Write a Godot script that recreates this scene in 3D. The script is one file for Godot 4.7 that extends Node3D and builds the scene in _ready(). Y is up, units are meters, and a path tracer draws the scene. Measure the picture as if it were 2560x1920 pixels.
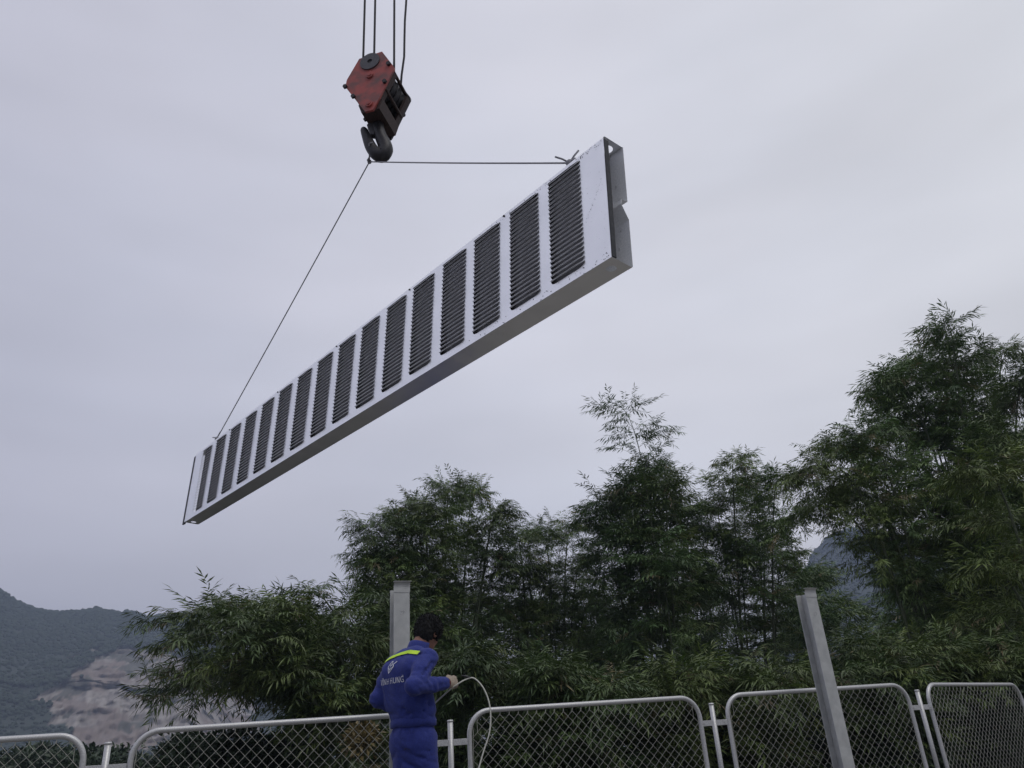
extends Node3D

var rng := RandomNumberGenerator.new()
var mats := {}

# ---------------------------------------------------------------- mesh builder
class MB:
	var st := SurfaceTool.new()
	func _init(smooth := false):
		st.begin(Mesh.PRIMITIVE_TRIANGLES)
		st.set_smooth_group(0 if smooth else -1)
	func smooth(on: bool) -> void:
		st.set_smooth_group(0 if on else -1)
	func tri(a: Vector3, b: Vector3, c: Vector3) -> void:
		st.add_vertex(a); st.add_vertex(b); st.add_vertex(c)
	func quad(a: Vector3, b: Vector3, c: Vector3, d: Vector3) -> void:
		tri(a, b, c); tri(a, c, d)
	func box(c: Vector3, s: Vector3, b := Basis()) -> void:
		var h := s * 0.5
		var p := []
		for i in 8:
			p.append(c + b * Vector3(h.x * (1 if i & 1 else -1), h.y * (1 if i & 2 else -1), h.z * (1 if i & 4 else -1)))
		quad(p[0], p[2], p[3], p[1]); quad(p[4], p[5], p[7], p[6])
		quad(p[0], p[4], p[6], p[2]); quad(p[1], p[3], p[7], p[5])
		quad(p[0], p[1], p[5], p[4]); quad(p[2], p[6], p[7], p[3])
	# a box whose twelve edges are chamfered by c
	func bevel_box(at: Vector3, s: Vector3, c: float, b := Basis()) -> void:
		var h := s * 0.5
		for ax in 3:
			var u := (ax + 1) % 3
			var w := (ax + 2) % 3
			for sg in [-1.0, 1.0]:
				var q := []
				for k in [[-1, -1], [1, -1], [1, 1], [-1, 1]]:
					var v := Vector3.ZERO
					v[ax] = h[ax] * sg
					v[u] = (h[u] - c) * k[0]
					v[w] = (h[w] - c) * k[1]
					q.append(at + b * v)
				if sg > 0: quad(q[0], q[3], q[2], q[1])
				else: quad(q[0], q[1], q[2], q[3])
			for sa in [-1.0, 1.0]:
				for sb in [-1.0, 1.0]:
					var e := []
					for k in [[-1.0, 0], [1.0, 0], [1.0, 1], [-1.0, 1]]:
						var v := Vector3.ZERO
						v[ax] = (h[ax] - c) * k[0]
						v[u] = (h[u] - (0.0 if k[1] == 0 else c)) * sa
						v[w] = (h[w] - (c if k[1] == 0 else 0.0)) * sb
						e.append(at + b * v)
					quad(e[0], e[1], e[2], e[3])
		for i in 8:
			var sx := 1.0 if i & 1 else -1.0
			var sy := 1.0 if i & 2 else -1.0
			var sz := 1.0 if i & 4 else -1.0
			tri(at + b * Vector3(h.x * sx, (h.y - c) * sy, (h.z - c) * sz), at + b * Vector3((h.x - c) * sx, h.y * sy, (h.z - c) * sz), at + b * Vector3((h.x - c) * sx, (h.y - c) * sy, h.z * sz))
	func tube(pts: Array, radii, sides := 8, caps := true) -> void:
		var n := pts.size()
		var rings := []
		var t0: Vector3 = (pts[1] - pts[0]).normalized()
		var side := t0.cross(Vector3.UP)
		if side.length() < 0.05: side = t0.cross(Vector3.RIGHT)
		side = side.normalized()
		for i in n:
			var t: Vector3
			if i == 0: t = pts[1] - pts[0]
			elif i == n - 1: t = pts[n - 1] - pts[n - 2]
			else: t = (pts[i + 1] - pts[i]).normalized() + (pts[i] - pts[i - 1]).normalized()
			t = t.normalized()
			side = (side - t * side.dot(t)).normalized()
			var up := t.cross(side)
			var r: float = radii[i] if radii is Array else radii
			var ring := []
			for k in sides:
				var a := TAU * k / sides
				ring.append(pts[i] + (side * cos(a) + up * sin(a)) * r)
			rings.append(ring)
		for i in n - 1:
			for k in sides:
				var k2 := (k + 1) % sides
				quad(rings[i][k], rings[i + 1][k], rings[i + 1][k2], rings[i][k2])
		if caps:
			for k in sides:
				var k2 := (k + 1) % sides
				tri(pts[0], rings[0][k], rings[0][k2])
				tri(pts[n - 1], rings[n - 1][k2], rings[n - 1][k])
	# a flat outline in the plane o + x X + y Y, given the thickness vector d
	func prism(poly: PackedVector2Array, o: Vector3, X: Vector3, Y: Vector3, d: Vector3) -> void:
		var idx := Geometry2D.triangulate_polygon(poly)
		for i in range(0, idx.size(), 3):
			var a := o + X * poly[idx[i]].x + Y * poly[idx[i]].y
			var b := o + X * poly[idx[i + 1]].x + Y * poly[idx[i + 1]].y
			var c := o + X * poly[idx[i + 2]].x + Y * poly[idx[i + 2]].y
			tri(a, b, c); tri(a + d, c + d, b + d)
		for i in poly.size():
			var j := (i + 1) % poly.size()
			var a := o + X * poly[i].x + Y * poly[i].y
			var b := o + X * poly[j].x + Y * poly[j].y
			quad(a, a + d, b + d, b)
	func disc(c: Vector3, n: Vector3, r: float, h: float, sides := 16, inner := 0.0) -> void:
		n = n.normalized()
		var x := n.cross(Vector3.UP)
		if x.length() < 0.05: x = n.cross(Vector3.RIGHT)
		x = x.normalized()
		var y := n.cross(x)
		for k in sides:
			var a := TAU * k / sides
			var b := TAU * (k + 1) / sides
			var da := x * cos(a) + y * sin(a)
			var db := x * cos(b) + y * sin(b)
			quad(c + da * r, c + db * r, c + db * r + n * h, c + da * r + n * h)
			quad(c + da * inner + n * h, c + da * r + n * h, c + db * r + n * h, c + db * inner + n * h)
			quad(c + da * r, c + da * inner, c + db * inner, c + db * r)
			if inner > 0.0:
				quad(c + db * inner, c + da * inner, c + da * inner + n * h, c + db * inner + n * h)
	# lathe of (radius, height) pairs about the axis n
	func lathe(o: Vector3, n: Vector3, prof: Array, sides := 16) -> void:
		n = n.normalized()
		var x := n.cross(Vector3.UP)
		if x.length() < 0.05: x = n.cross(Vector3.RIGHT)
		x = x.normalized()
		var y := n.cross(x)
		for i in prof.size() - 1:
			for k in sides:
				var a := TAU * k / sides
				var b := TAU * (k + 1) / sides
				var da := x * cos(a) + y * sin(a)
				var db := x * cos(b) + y * sin(b)
				var p: Vector2 = prof[i]
				var q: Vector2 = prof[i + 1]
				quad(o + da * p.x + n * p.y, o + db * p.x + n * p.y, o + db * q.x + n * q.y, o + da * q.x + n * q.y)
	func done() -> ArrayMesh:
		st.generate_normals()
		return st.commit()

# ---------------------------------------------------------------- nodes
func tag(o: Node, label: String, category := "", group := "", kind := "") -> void:
	if label: o.set_meta("label", label)
	if category: o.set_meta("category", category)
	if group: o.set_meta("group", group)
	if kind: o.set_meta("kind", kind)

func thing(called: String, label: String, category: String, at := Vector3.ZERO, group := "") -> Node3D:
	var o := Node3D.new()
	o.name = called
	add_child(o, true)
	o.position = at
	tag(o, label, category, group)
	return o

func part(called: String, mesh: Mesh, mat: Material, parent: Node = self) -> MeshInstance3D:
	var o := MeshInstance3D.new()
	o.name = called
	o.mesh = mesh
	o.material_override = mat
	parent.add_child(o, true)
	return o

func lin(r: float, g: float, b: float) -> Color:
	return Color(r, g, b).linear_to_srgb()

func noise_tex(freq: float, lo: Color, hi: Color, kind := FastNoiseLite.TYPE_SIMPLEX_SMOOTH, seed_no := 1, size := 512, octaves := 4, bias := 0.5) -> NoiseTexture2D:
	var n := FastNoiseLite.new()
	n.noise_type = kind
	n.frequency = freq
	n.seed = seed_no
	n.fractal_octaves = octaves
	var t := NoiseTexture2D.new()
	t.width = size
	t.height = size
	t.seamless = true
	t.noise = n
	var g := Gradient.new()
	g.offsets = PackedFloat32Array([clampf(bias - 0.35, 0.0, 1.0), clampf(bias + 0.35, 0.0, 1.0)])
	g.colors = PackedColorArray([lo, hi])
	t.color_ramp = g
	return t

func mat(lo: Color, hi: Color, rough: float, metal := 0.0, scale := 1.0, freq := 0.02, seed_no := 1, bump := 0.0, cells := false) -> StandardMaterial3D:
	var m := StandardMaterial3D.new()
	m.albedo_texture = noise_tex(freq, lo, hi, FastNoiseLite.TYPE_CELLULAR if cells else FastNoiseLite.TYPE_SIMPLEX_SMOOTH, seed_no)
	m.roughness = rough
	m.metallic = metal
	m.uv1_triplanar = true
	m.uv1_scale = Vector3.ONE * scale
	m.cull_mode = BaseMaterial3D.CULL_DISABLED
	if bump > 0.0:
		var n := FastNoiseLite.new()
		n.frequency = freq * 2.0
		n.seed = seed_no + 9
		var t := NoiseTexture2D.new()
		t.width = 512; t.height = 512; t.seamless = true
		t.as_normal_map = true
		t.bump_strength = bump
		t.noise = n
		m.normal_enabled = true
		m.normal_texture = t
	return m

func plain(c: Color, rough: float, metal := 0.0) -> StandardMaterial3D:
	var m := StandardMaterial3D.new()
	m.albedo_color = c
	m.roughness = rough
	m.metallic = metal
	m.cull_mode = BaseMaterial3D.CULL_DISABLED
	return m

func leaf_mat(back: Color, rough := 0.5) -> StandardMaterial3D:
	var m := StandardMaterial3D.new()
	m.vertex_color_use_as_albedo = true
	m.albedo_color = Color.WHITE
	m.roughness = rough
	m.backlight_enabled = true
	m.backlight = back
	m.cull_mode = BaseMaterial3D.CULL_DISABLED
	return m

# ---------------------------------------------------------------- sky
func make_sky() -> Sky:
	var w := 768
	var h := 384
	var im := Image.create_empty(w, h, false, Image.FORMAT_RGBF)
	var n := FastNoiseLite.new()
	n.frequency = 1.1
	n.seed = 4
	n.fractal_octaves = 4
	for y in h:
		var el := 90.0 - 180.0 * (y + 0.5) / h
		for x in w:
			var az := TAU * (x + 0.5) / w
			var e := deg_to_rad(el)
			var d := Vector3(sin(az) * cos(e), sin(e), -cos(az) * cos(e))
			# overcast: a bright zenith, even lower down, a little brighter towards the hidden sun on the right
			var l: float = lerpf(0.43, 0.515, clampf((el + 2.0) / 14.0, 0.0, 1.0)) + 0.175 * smoothstep(0.15, 1.0, d.dot(Vector3(0.68, 0.36, -0.64))) + 0.30 * smoothstep(46.0, 90.0, el)
			var q := Vector3(d.x * 1.6, d.y * 4.0, d.z * 1.6)
			var nz := n.get_noise_3dv(q) + 0.6 * n.get_noise_3dv(Vector3(d.x * 1.2 + 4.0, d.y * 9.0, d.z * 1.2))
			l *= 1.0 + 0.11 * nz * clampf((el + 8.0) / 20.0, 0.2, 1.0)
			var low := clampf(1.0 - el / 16.0, 0.0, 1.0)
			var tint := 0.015 * n.get_noise_3dv(q + Vector3(9, 3, 1))
			var c := Color(l * (0.975 + 0.025 * low + tint), l * (0.99 - 0.005 * low), l * (1.115 - 0.10 * d.x - 0.03 * low - tint))
			if el < 0.0:
				c = c.lerp(Color(0.10, 0.10, 0.10), clampf(-el / 6.0, 0.0, 1.0))
			im.set_pixel(x, y, c)
	var m := PanoramaSkyMaterial.new()
	m.panorama = ImageTexture.create_from_image(im)
	var s := Sky.new()
	s.sky_material = m
	return s

func _ready() -> void:
	rng.seed = 7
	# camera
	var cam := Camera3D.new()
	cam.name = "camera"
	add_child(cam)
	cam.position = Vector3(0, 1.5, 0)
	cam.rotation_degrees = Vector3(25.5, 0, -4.0)
	cam.fov = 52.8
	cam.near = 0.05
	cam.far = 4000.0
	cam.current = true
	# sky and air
	var env := Environment.new()
	env.background_mode = Environment.BG_SKY
	env.sky = make_sky()
	env.tonemap_mode = Environment.TONE_MAPPER_LINEAR
	env.tonemap_exposure = 1.12
	env.sdfgi_enabled = true
	env.ssao_enabled = true
	env.ssil_enabled = true
	env.fog_enabled = true
	env.fog_density = 0.00068
	env.fog_light_color = Color(0.74, 0.80, 0.92)
	var we := WorldEnvironment.new()
	we.name = "environment"
	we.environment = env
	add_child(we)
	# the sun behind the cloud
	var sun := DirectionalLight3D.new()
	sun.name = "sun"
	sun.light_energy = 0.22
	sun.light_angular_distance = 30.0
	sun.light_color = Color(1.0, 0.98, 0.95)
	sun.shadow_enabled = true
	sun.rotation_degrees = Vector3(-58, 40, 0)
	add_child(sun)
	make_materials()
	build_ground()
	build_hills()
	build_fence()
	build_posts()
	build_bamboo()
	build_bushes()
	build_panel()
	build_hook()
	build_person()

func make_materials() -> void:
	mats.panel = mat(lin(0.89, 0.895, 0.90), lin(0.96, 0.963, 0.968), 0.30, 0.97, 0.8, 0.012, 3, 0.5)
	mats.panel_inner = mat(lin(0.72, 0.74, 0.77), lin(0.90, 0.91, 0.93), 0.5, 0.05, 8.0, 0.03, 7, 0.2)
	mats.wool = plain(lin(0.22, 0.22, 0.235), 0.95)
	mats.rubber = mat(lin(0.012, 0.014, 0.02), lin(0.03, 0.033, 0.042), 0.6, 0.0, 4.0)
	mats.dirt = plain(lin(0.03, 0.03, 0.032), 0.9)
	mats.post = mat(lin(0.40, 0.41, 0.405), lin(0.50, 0.51, 0.50), 0.5, 0.25, 1.3, 0.010, 11, 0.2)
	mats.fence = mat(lin(0.42, 0.42, 0.42), lin(0.60, 0.605, 0.60), 0.40, 0.45, 3.0, 0.05, 12, 0.5)
	mats.wire = mat(lin(0.36, 0.36, 0.315), lin(0.50, 0.50, 0.445), 0.5, 0.2, 4.0, 0.05, 13)
	mats.red = mat(lin(0.13, 0.095, 0.095), lin(0.50, 0.105, 0.09), 0.6, 0.0, 2.5, 0.012, 21, 0.8)
	mats.red.albedo_texture = noise_tex(0.007, lin(0.11, 0.075, 0.075), lin(0.40, 0.085, 0.075), FastNoiseLite.TYPE_SIMPLEX_SMOOTH, 77, 512, 5, 0.34)
	mats.grease = mat(lin(0.015, 0.015, 0.019), lin(0.05, 0.047, 0.052), 0.5, 0.3, 6.0, 0.03, 22, 1.5)
	mats.rusty = mat(lin(0.03, 0.022, 0.022), lin(0.085, 0.05, 0.045), 0.65, 0.2, 6.0, 0.03, 23, 1.5)
	mats.steel_grey = mat(lin(0.06, 0.06, 0.068), lin(0.12, 0.12, 0.13), 0.55, 0.4, 6.0, 0.03, 24, 1.0)
	mats.rope = mat(lin(0.012, 0.012, 0.016), lin(0.04, 0.04, 0.045), 0.7, 0.2, 20.0, 0.05, 25)
	mats.sling = mat(lin(0.20, 0.20, 0.22), lin(0.34, 0.34, 0.37), 0.8, 0.0, 30.0, 0.05, 26)
	mats.cord = plain(lin(0.62, 0.62, 0.55), 0.5)
	mats.earth = mat(lin(0.10, 0.095, 0.085), lin(0.19, 0.18, 0.165), 0.95, 0.0, 0.25, 0.02, 31, 1.0)
	mats.culm = mat(lin(0.03, 0.045, 0.018), lin(0.085, 0.10, 0.045), 0.5, 0.0, 2.0, 0.02, 32)
	mats.twig = plain(lin(0.05, 0.06, 0.03), 0.7)
	mats.leaf = leaf_mat(lin(0.10, 0.15, 0.03), 0.45)
	mats.bush = leaf_mat(lin(0.05, 0.08, 0.02))
	mats.far_wood = leaf_mat(lin(0.01, 0.015, 0.005), 0.9)
	mats.blue = mat(lin(0.012, 0.023, 0.155), lin(0.019, 0.034, 0.225), 0.85, 0.0, 5.0, 0.02, 41, 1.2)
	mats.blue.rim_enabled = true
	mats.blue.rim = 0.15
	mats.skin = mat(lin(0.20, 0.095, 0.065), lin(0.30, 0.15, 0.105), 0.55, 0.0, 6.0, 0.02, 42)
	mats.hair = plain(lin(0.005, 0.005, 0.006), 0.95)
	mats.glove = mat(lin(0.26, 0.21, 0.165), lin(0.40, 0.335, 0.27), 0.95, 0.0, 12.0, 0.04, 43, 1.5)
	mats.red_cuff = plain(lin(0.10, 0.012, 0.015), 0.8)
	mats.lime = plain(lin(0.50, 0.74, 0.03), 0.6)
	mats.white_print = plain(lin(0.72, 0.73, 0.78), 0.7)
	mats.boot = plain(lin(0.02, 0.02, 0.02), 0.5)

# ---------------------------------------------------------------- ground
const FENCE_A := Vector3(-3.21, 0, -6.306)
const FENCE_U := Vector3(0.929, 0, -0.3695)
const FENCE_N := Vector3(0.3695, 0, 0.929)
const VERGE := 0.77

func ground_y(x: float, z: float) -> float:
	var s := (Vector3(x, 0, z) - FENCE_A).dot(FENCE_N)
	var y: float
	if s > 0.0:
		y = VERGE * (1.0 - smoothstep(1.6, 4.2, s))
	else:
		var r := Vector2(x, z).length()
		y = lerpf(VERGE, -2.4, smoothstep(0.5, 4.5, -s))
		y = lerpf(y, -30.0, smoothstep(24.0, 260.0, r))
	return y

func build_ground() -> void:
	var m := MB.new(true)
	var c := []
	var v := 0.0
	var step := 0.5
	while v < 2200.0:
		c.append(v)
		v += step
		if v > 14.0: step *= 1.16
	c.append(2200.0)
	var ax := []
	for i in range(c.size() - 1, 0, -1): ax.append(-c[i])
	for i in c.size(): ax.append(c[i])
	for i in ax.size() - 1:
		for j in ax.size() - 1:
			var p := []
			for k in [[0, 0], [1, 0], [1, 1], [0, 1]]:
				var x: float = ax[i + k[0]]
				var z: float = ax[j + k[1]] - 4.0
				p.append(Vector3(x, ground_y(x, z), z))
			m.quad(p[0], p[1], p[2], p[3])
	var g := part("ground", m.done(), mats.earth)
	tag(g, "bare earth verge and slope falling away behind the fence", "", "", "structure")
# ---------------------------------------------------------------- hills
func ridge_at(tab: Array, az: float) -> float:
	if az <= tab[0].x: return tab[0].y
	for i in tab.size() - 1:
		if az <= tab[i + 1].x:
			return lerpf(tab[i].y, tab[i + 1].y, (az - tab[i].x) / (tab[i + 1].x - tab[i].x))
	return tab[tab.size() - 1].y

func blob_mesh(seed_no: int) -> ArrayMesh:
	var n := FastNoiseLite.new()
	n.seed = seed_no
	n.frequency = 1.3
	var m := MB.new(true)
	var rings := 7
	var seg := 10
	var f := func(i: int, k: int) -> Vector3:
		var a := PI * i / rings
		var b := TAU * (k % seg) / seg
		var d := Vector3(sin(a) * cos(b), cos(a), sin(a) * sin(b))
		return d * (1.0 + 0.45 * n.get_noise_3dv(d * 1.7)) * Vector3(1, 0.85, 1)
	for i in rings:
		for k in seg:
			m.quad(f.call(i, k), f.call(i, k + 1), f.call(i + 1, k + 1), f.call(i + 1, k))
	return m.done()

func multi(called: String, mesh: Mesh, mat_: Material, xf: Array, cols: Array, parent: Node) -> MultiMeshInstance3D:
	var mm := MultiMesh.new()
	mm.transform_format = MultiMesh.TRANSFORM_3D
	mm.use_colors = true
	mm.mesh = mesh
	mm.instance_count = xf.size()
	for i in xf.size():
		mm.set_instance_transform(i, xf[i])
		mm.set_instance_color(i, cols[i])
	var o := MultiMeshInstance3D.new()
	o.name = called
	o.multimesh = mm
	o.material_override = mat_
	parent.add_child(o, true)
	o.set_meta("kind", "stuff")
	return o

func hill(called: String, label: String, tab: Array, r0: float, r1: float, foot: float, az0: float, az1: float, quarry: bool, trees: int) -> void:
	var na := 340 if quarry else 160
	var nt := 150 if quarry else 70
	var relief := FastNoiseLite.new()
	relief.seed = 12
	relief.frequency = 0.012
	var fine := FastNoiseLite.new()
	fine.seed = 14
	fine.frequency = 0.06
	fine.fractal_octaves = 5
	var at := func(a: float, t: float) -> Vector3:
		var az := deg_to_rad(a)
		var top: float = ridge_at(tab, a) * r1 + 1.5
		var r := lerpf(r0, r1, t)
		var y := lerpf(foot, top, pow(t, 0.85))
		if t > 1.0:
			y = top - (t - 1.0) * 260.0
		var p := Vector3(sin(az) * r, y, -cos(az) * r)
		var w := clampf((1.0 - absf(t - 0.45) * 2.0), 0.0, 1.0)
		return p + Vector3(sin(az), 0.25, -cos(az)) * relief.get_noise_3d(p.x, p.y * 1.5, p.z) * 38.0 * w
	var inside := func(p: Vector3) -> float:
		var a := rad_to_deg(atan2(p.x, -p.z))
		var e := (p.y - 1.5) / Vector2(p.x, p.z).length()
		var jit := Vector2(fine.get_noise_2d(p.x, p.y) * 1.3, fine.get_noise_2d(p.y + 50.0, p.x) * 0.012)
		return 1.0 if Geometry2D.is_point_in_polygon(Vector2(a, e) + jit, quarry_outline) else 0.0
	var verts := PackedVector3Array()
	var colors := PackedColorArray()
	var idx := PackedInt32Array()
	for i in na + 1:
		var a := lerpf(az0, az1, float(i) / na)
		for j in nt + 1:
			var t := 1.12 * j / nt
			var p: Vector3 = at.call(a, t)
			var c := Color(0.030, 0.042, 0.030)
			if quarry and inside.call(p) > 0.5:
				# blasted rock: benches, gullies and rubble
				var bench: float = absf(fposmod(p.y + 6.0 * fine.get_noise_2d(p.x * 0.4, p.z * 0.4), 17.0) / 17.0 - 0.5)
				var az2 := atan2(p.x, -p.z) * 700.0
				p += Vector3(-p.x, 0, -p.z).normalized() * (fine.get_noise_3dv(p * 1.3) * 10.0 + fine.get_noise_2d(az2 * 1.5, p.y * 0.5) * 6.0 + bench * 2.0 - 8.0)
				var k := 0.5 + 0.7 * fine.get_noise_2d(az2 * 2.2, p.y * 0.8 + 80.0) + 0.9 * fine.get_noise_3dv(p * 5.0)
				c = Color(0.155, 0.135, 0.122).lerp(Color(0.335, 0.305, 0.28), clampf(k, 0.0, 1.0))
				var soil := fine.get_noise_3dv(p * 0.3)
				c = c.lerp(Color(0.17, 0.125, 0.105), clampf((-soil - 0.08) * 5.0, 0.0, 0.6))
				if fine.get_noise_3dv(p * 0.5 + Vector3(5, 90, 3)) > 0.22: c = c.lerp(Color(0.055, 0.065, 0.05), 0.7)
			verts.append(p)
			colors.append(c)
	for i in na:
		for j in nt:
			var o := i * (nt + 1) + j
			idx.append_array(PackedInt32Array([o, o + 1, o + nt + 2, o, o + nt + 2, o + nt + 1]))
	var st := SurfaceTool.new()
	st.begin(Mesh.PRIMITIVE_TRIANGLES)
	for i in verts.size():
		st.set_color(colors[i])
		st.add_vertex(verts[i])
	for i in idx: st.add_index(i)
	st.generate_normals()
	var m := StandardMaterial3D.new()
	m.vertex_color_use_as_albedo = true
	m.roughness = 1.0
	m.cull_mode = BaseMaterial3D.CULL_DISABLED
	var o := part(called, st.commit(), m)
	tag(o, label, "", "", "structure")
	var xf := []
	var cols := []
	while xf.size() < trees:
		var a := rng.randf_range(az0, az1)
		var t := pow(rng.randf(), 0.7) * 1.01
		if rng.randf() < 0.14: t = rng.randf_range(0.97, 1.01)
		var p: Vector3 = at.call(a, t)
		if quarry and inside.call(p) > 0.5: continue
		var s := rng.randf_range(0.8, 1.9) * lerpf(0.5, 1.0, t)
		if t > 0.96 and rng.randf() < 0.3: s *= 1.4
		xf.append(Transform3D(Basis(Vector3.UP, rng.randf() * TAU).scaled(Vector3(s, s * rng.randf_range(0.8, 1.3), s)), p + Vector3(0, s * 0.4, 0)))
		var g := rng.randf_range(0.9, 1.1)
		cols.append(Color(0.026 * g, 0.042 * g, 0.024 * g))
	var f := multi("forest", blob_mesh(3), mats.far_wood, xf, cols, self)
	tag(f, "hazy dark green wood covering the " + ("quarried hill on the left" if quarry else "far blue hill on the right"), "forest", "", "stuff")

func build_hills() -> void:
	hill("quarried_hill", "hazy wooded hill with a pale quarry face", left_ridge, 330.0, 720.0, -30.0, -47.0, -6.5, true, 26000)
	hill("far_hill", "hazy blue wooded hill seen through the bamboo", right_ridge, 420.0, 760.0, -30.0, 10.0, 42.0, false, 9000)

# ---------------------------------------------------------------- fence
func fence_point(k: float, s := 0.0) -> Vector3:
	return FENCE_A + FENCE_U * (2.66 * k) + FENCE_N * s

func rail_y(k: float) -> float:
	return 1.832 + 0.028 * k

func wire_mesh(w: float, h: float, corner: float) -> ArrayMesh:
	# chain link: zigzag wires running down the panel, each hooked round its neighbours
	var m := MB.new(true)
	var half := 0.044
	var n := int(w / half)
	var x0 := (w - n * half) * 0.5
	var top := h - 0.045
	for i in n + 1:
		var pts := []
		var y := top
		var k := 0
		var side := 1.0 if i % 2 == 0 else -1.0
		while y > 0.02:
			var x := x0 + i * half + half * 0.51 * (1.0 if k % 2 == 0 else -1.0) * side + rng.randf_range(-0.001, 0.001)
			var ok := x > 0.012 and x < w - 0.012
			# stay inside the rounded upper corners
			var cx: float = corner if x < corner else (w - corner if x > w - corner else x)
			if y > h - corner and cx != x and Vector2(x - cx, y - (h - corner)).length() > corner - 0.02: ok = false
			if ok: pts.append(Vector3(x + 0.004 * sin(x * 3.1 + y * 5.0 + w * 7.0), y + 0.005 * sin(x * 4.3 + w * 11.0) + rng.randf_range(-0.001, 0.001), 0.0030 * (1 if (k + i) % 2 == 0 else -1)))
			k += 1
			y -= half
		if pts.size() > 1: m.tube(pts, 0.0024, 4, false)
		# the twisted end reaching up to the rail
		if pts.size() > 1:
			var p: Vector3 = pts[0]
			var cx2: float = corner if p.x < corner else (w - corner if p.x > w - corner else p.x)
			var lim := h - 0.012
			if cx2 != p.x: lim = h - corner + sqrt(maxf(corner * corner - (p.x - cx2) * (p.x - cx2), 0.0)) - 0.012
			if p.y > top - 0.05 or cx2 != p.x: m.tube([p, Vector3(p.x + 0.004, minf(p.y + 0.03, lim), 0.004), Vector3(p.x, lim, 0.0)], 0.0030, 4, false)
	return m.done()

func build_fence() -> void:
	var labels := ["leftmost chain link fence panel, cut off by the left edge", "second chain link fence panel, with the quarry behind it", "third chain link fence panel, right of the worker with the cord across it", "fourth chain link fence panel, crossed by the leaning steel post", "rightmost chain link fence panel, turned away at an angle"]
	var ends := []
	for k in range(-1, 4):
		var a: Vector3
		var b: Vector3
		if k < 3:
			a = fence_point(k) + FENCE_U * 0.17
			b = fence_point(k + 1) - FENCE_U * 0.15
			a.y = rail_y(k) - 0.0
			b.y = rail_y(k + 1) - 0.0
		else:
			a = Vector3(4.34, 1.905, -9.33)
			b = Vector3(6.20, 1.895, -10.82)
		if k == 0: a += FENCE_U * -0.0
		ends.append([a, b])
	for i in 5:
		var a: Vector3 = ends[i][0]
		var b: Vector3 = ends[i][1]
		var flat := Vector3(b.x - a.x, 0, b.z - a.z)
		var w := flat.length()
		var ux := flat / w
		var rise := (b.y - a.y) / w
		var h := 1.03
		var o := thing("chain_link_fence", labels[i], "fence", Vector3(a.x, a.y - h, a.z), "chain link fence panels along the verge")
		o.basis = Basis(Vector3(ux.x, rise, ux.z), Vector3.UP, ux.cross(Vector3.UP))
		var cr := 0.19
		var m := MB.new(true)
		var pts := []
		var corner := func(c: Vector2, a0: float) -> void:
			for q in 9:
				var an := deg_to_rad(a0 - 90.0 * q / 8.0)
				pts.append(Vector3(c.x + cos(an) * cr, c.y + sin(an) * cr, 0))
		pts.append(Vector3(0, 0.3, 0))
		corner.call(Vector2(cr, h - cr), 180.0)
		corner.call(Vector2(w - cr, h - cr), 90.0)
		corner.call(Vector2(w - cr, cr), 0.0)
		corner.call(Vector2(cr, cr), -90.0)
		pts.append(Vector3(0, 0.3001, 0))
		m.tube(pts, 0.0215, 12, false)
		part("tube_frame", m.done(), mats.fence, o)
		var wm := part("wire_mesh", wire_mesh(w, h, cr), mats.wire, o)
		wm.set_meta("kind", "stuff")
	# posts with brackets
	var pl := ["leftmost grey fence post, in front of the pale quarry", "grey fence post just right of the worker's hip", "grey fence post between the third and fourth panels", "rightmost grey fence post, beside the angled panel"]
	for k in 4:
		var p := fence_point(k)
		var top := rail_y(k) - 0.075
		var o := thing("fence_post", pl[k], "fence post", Vector3(p.x, VERGE - 0.05, p.z), "fence posts between the panels")
		o.basis = Basis(FENCE_U, Vector3.UP, FENCE_U.cross(Vector3.UP))
		var hh := top - o.position.y
		var m := MB.new(true)
		m.tube([Vector3(0, 0, 0), Vector3(0, hh, 0)], 0.024, 14, true)
		part("post_tube", m.done(), mats.fence, o)
		m = MB.new(true)
		m.lathe(Vector3(0, hh, 0), Vector3.UP, [Vector2(0.024, -0.004), Vector2(0.0275, -0.002), Vector2(0.0275, 0.008), Vector2(0.022, 0.014), Vector2(0.0, 0.016)], 14)
		part("cap", m.done(), mats.fence, o)
		for by in [hh - 0.165, 0.18]:
			m = MB.new()
			m.bevel_box(Vector3(0.085, by, 0.012), Vector3(0.125, 0.05, 0.006), 0.001)
			m.bevel_box(Vector3(-0.085, by, 0.012), Vector3(0.125, 0.05, 0.006), 0.001)
			m.bevel_box(Vector3(0.118, by, 0.0165), Vector3(0.052, 0.046, 0.003), 0.0008)
			var br := part("bracket", m.done(), mats.fence, o)
			for bx in [0.115, -0.12]:
				m = MB.new()
				m.disc(Vector3(bx, by, 0.015), Vector3(0, 0, 1), 0.009, 0.008, 6)
				part("bolt", m.done(), mats.fence, br)

# ---------------------------------------------------------------- steel posts of the barrier
func text_on(txt: String, size: float, depth: float) -> TextMesh:
	var t := TextMesh.new()
	var f := SystemFont.new()
	f.font_names = PackedStringArray(["Droid Sans"])
	t.font = f
	t.text = txt
	t.font_size = 64
	t.pixel_size = size / 46.0
	t.depth = depth
	return t

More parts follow.
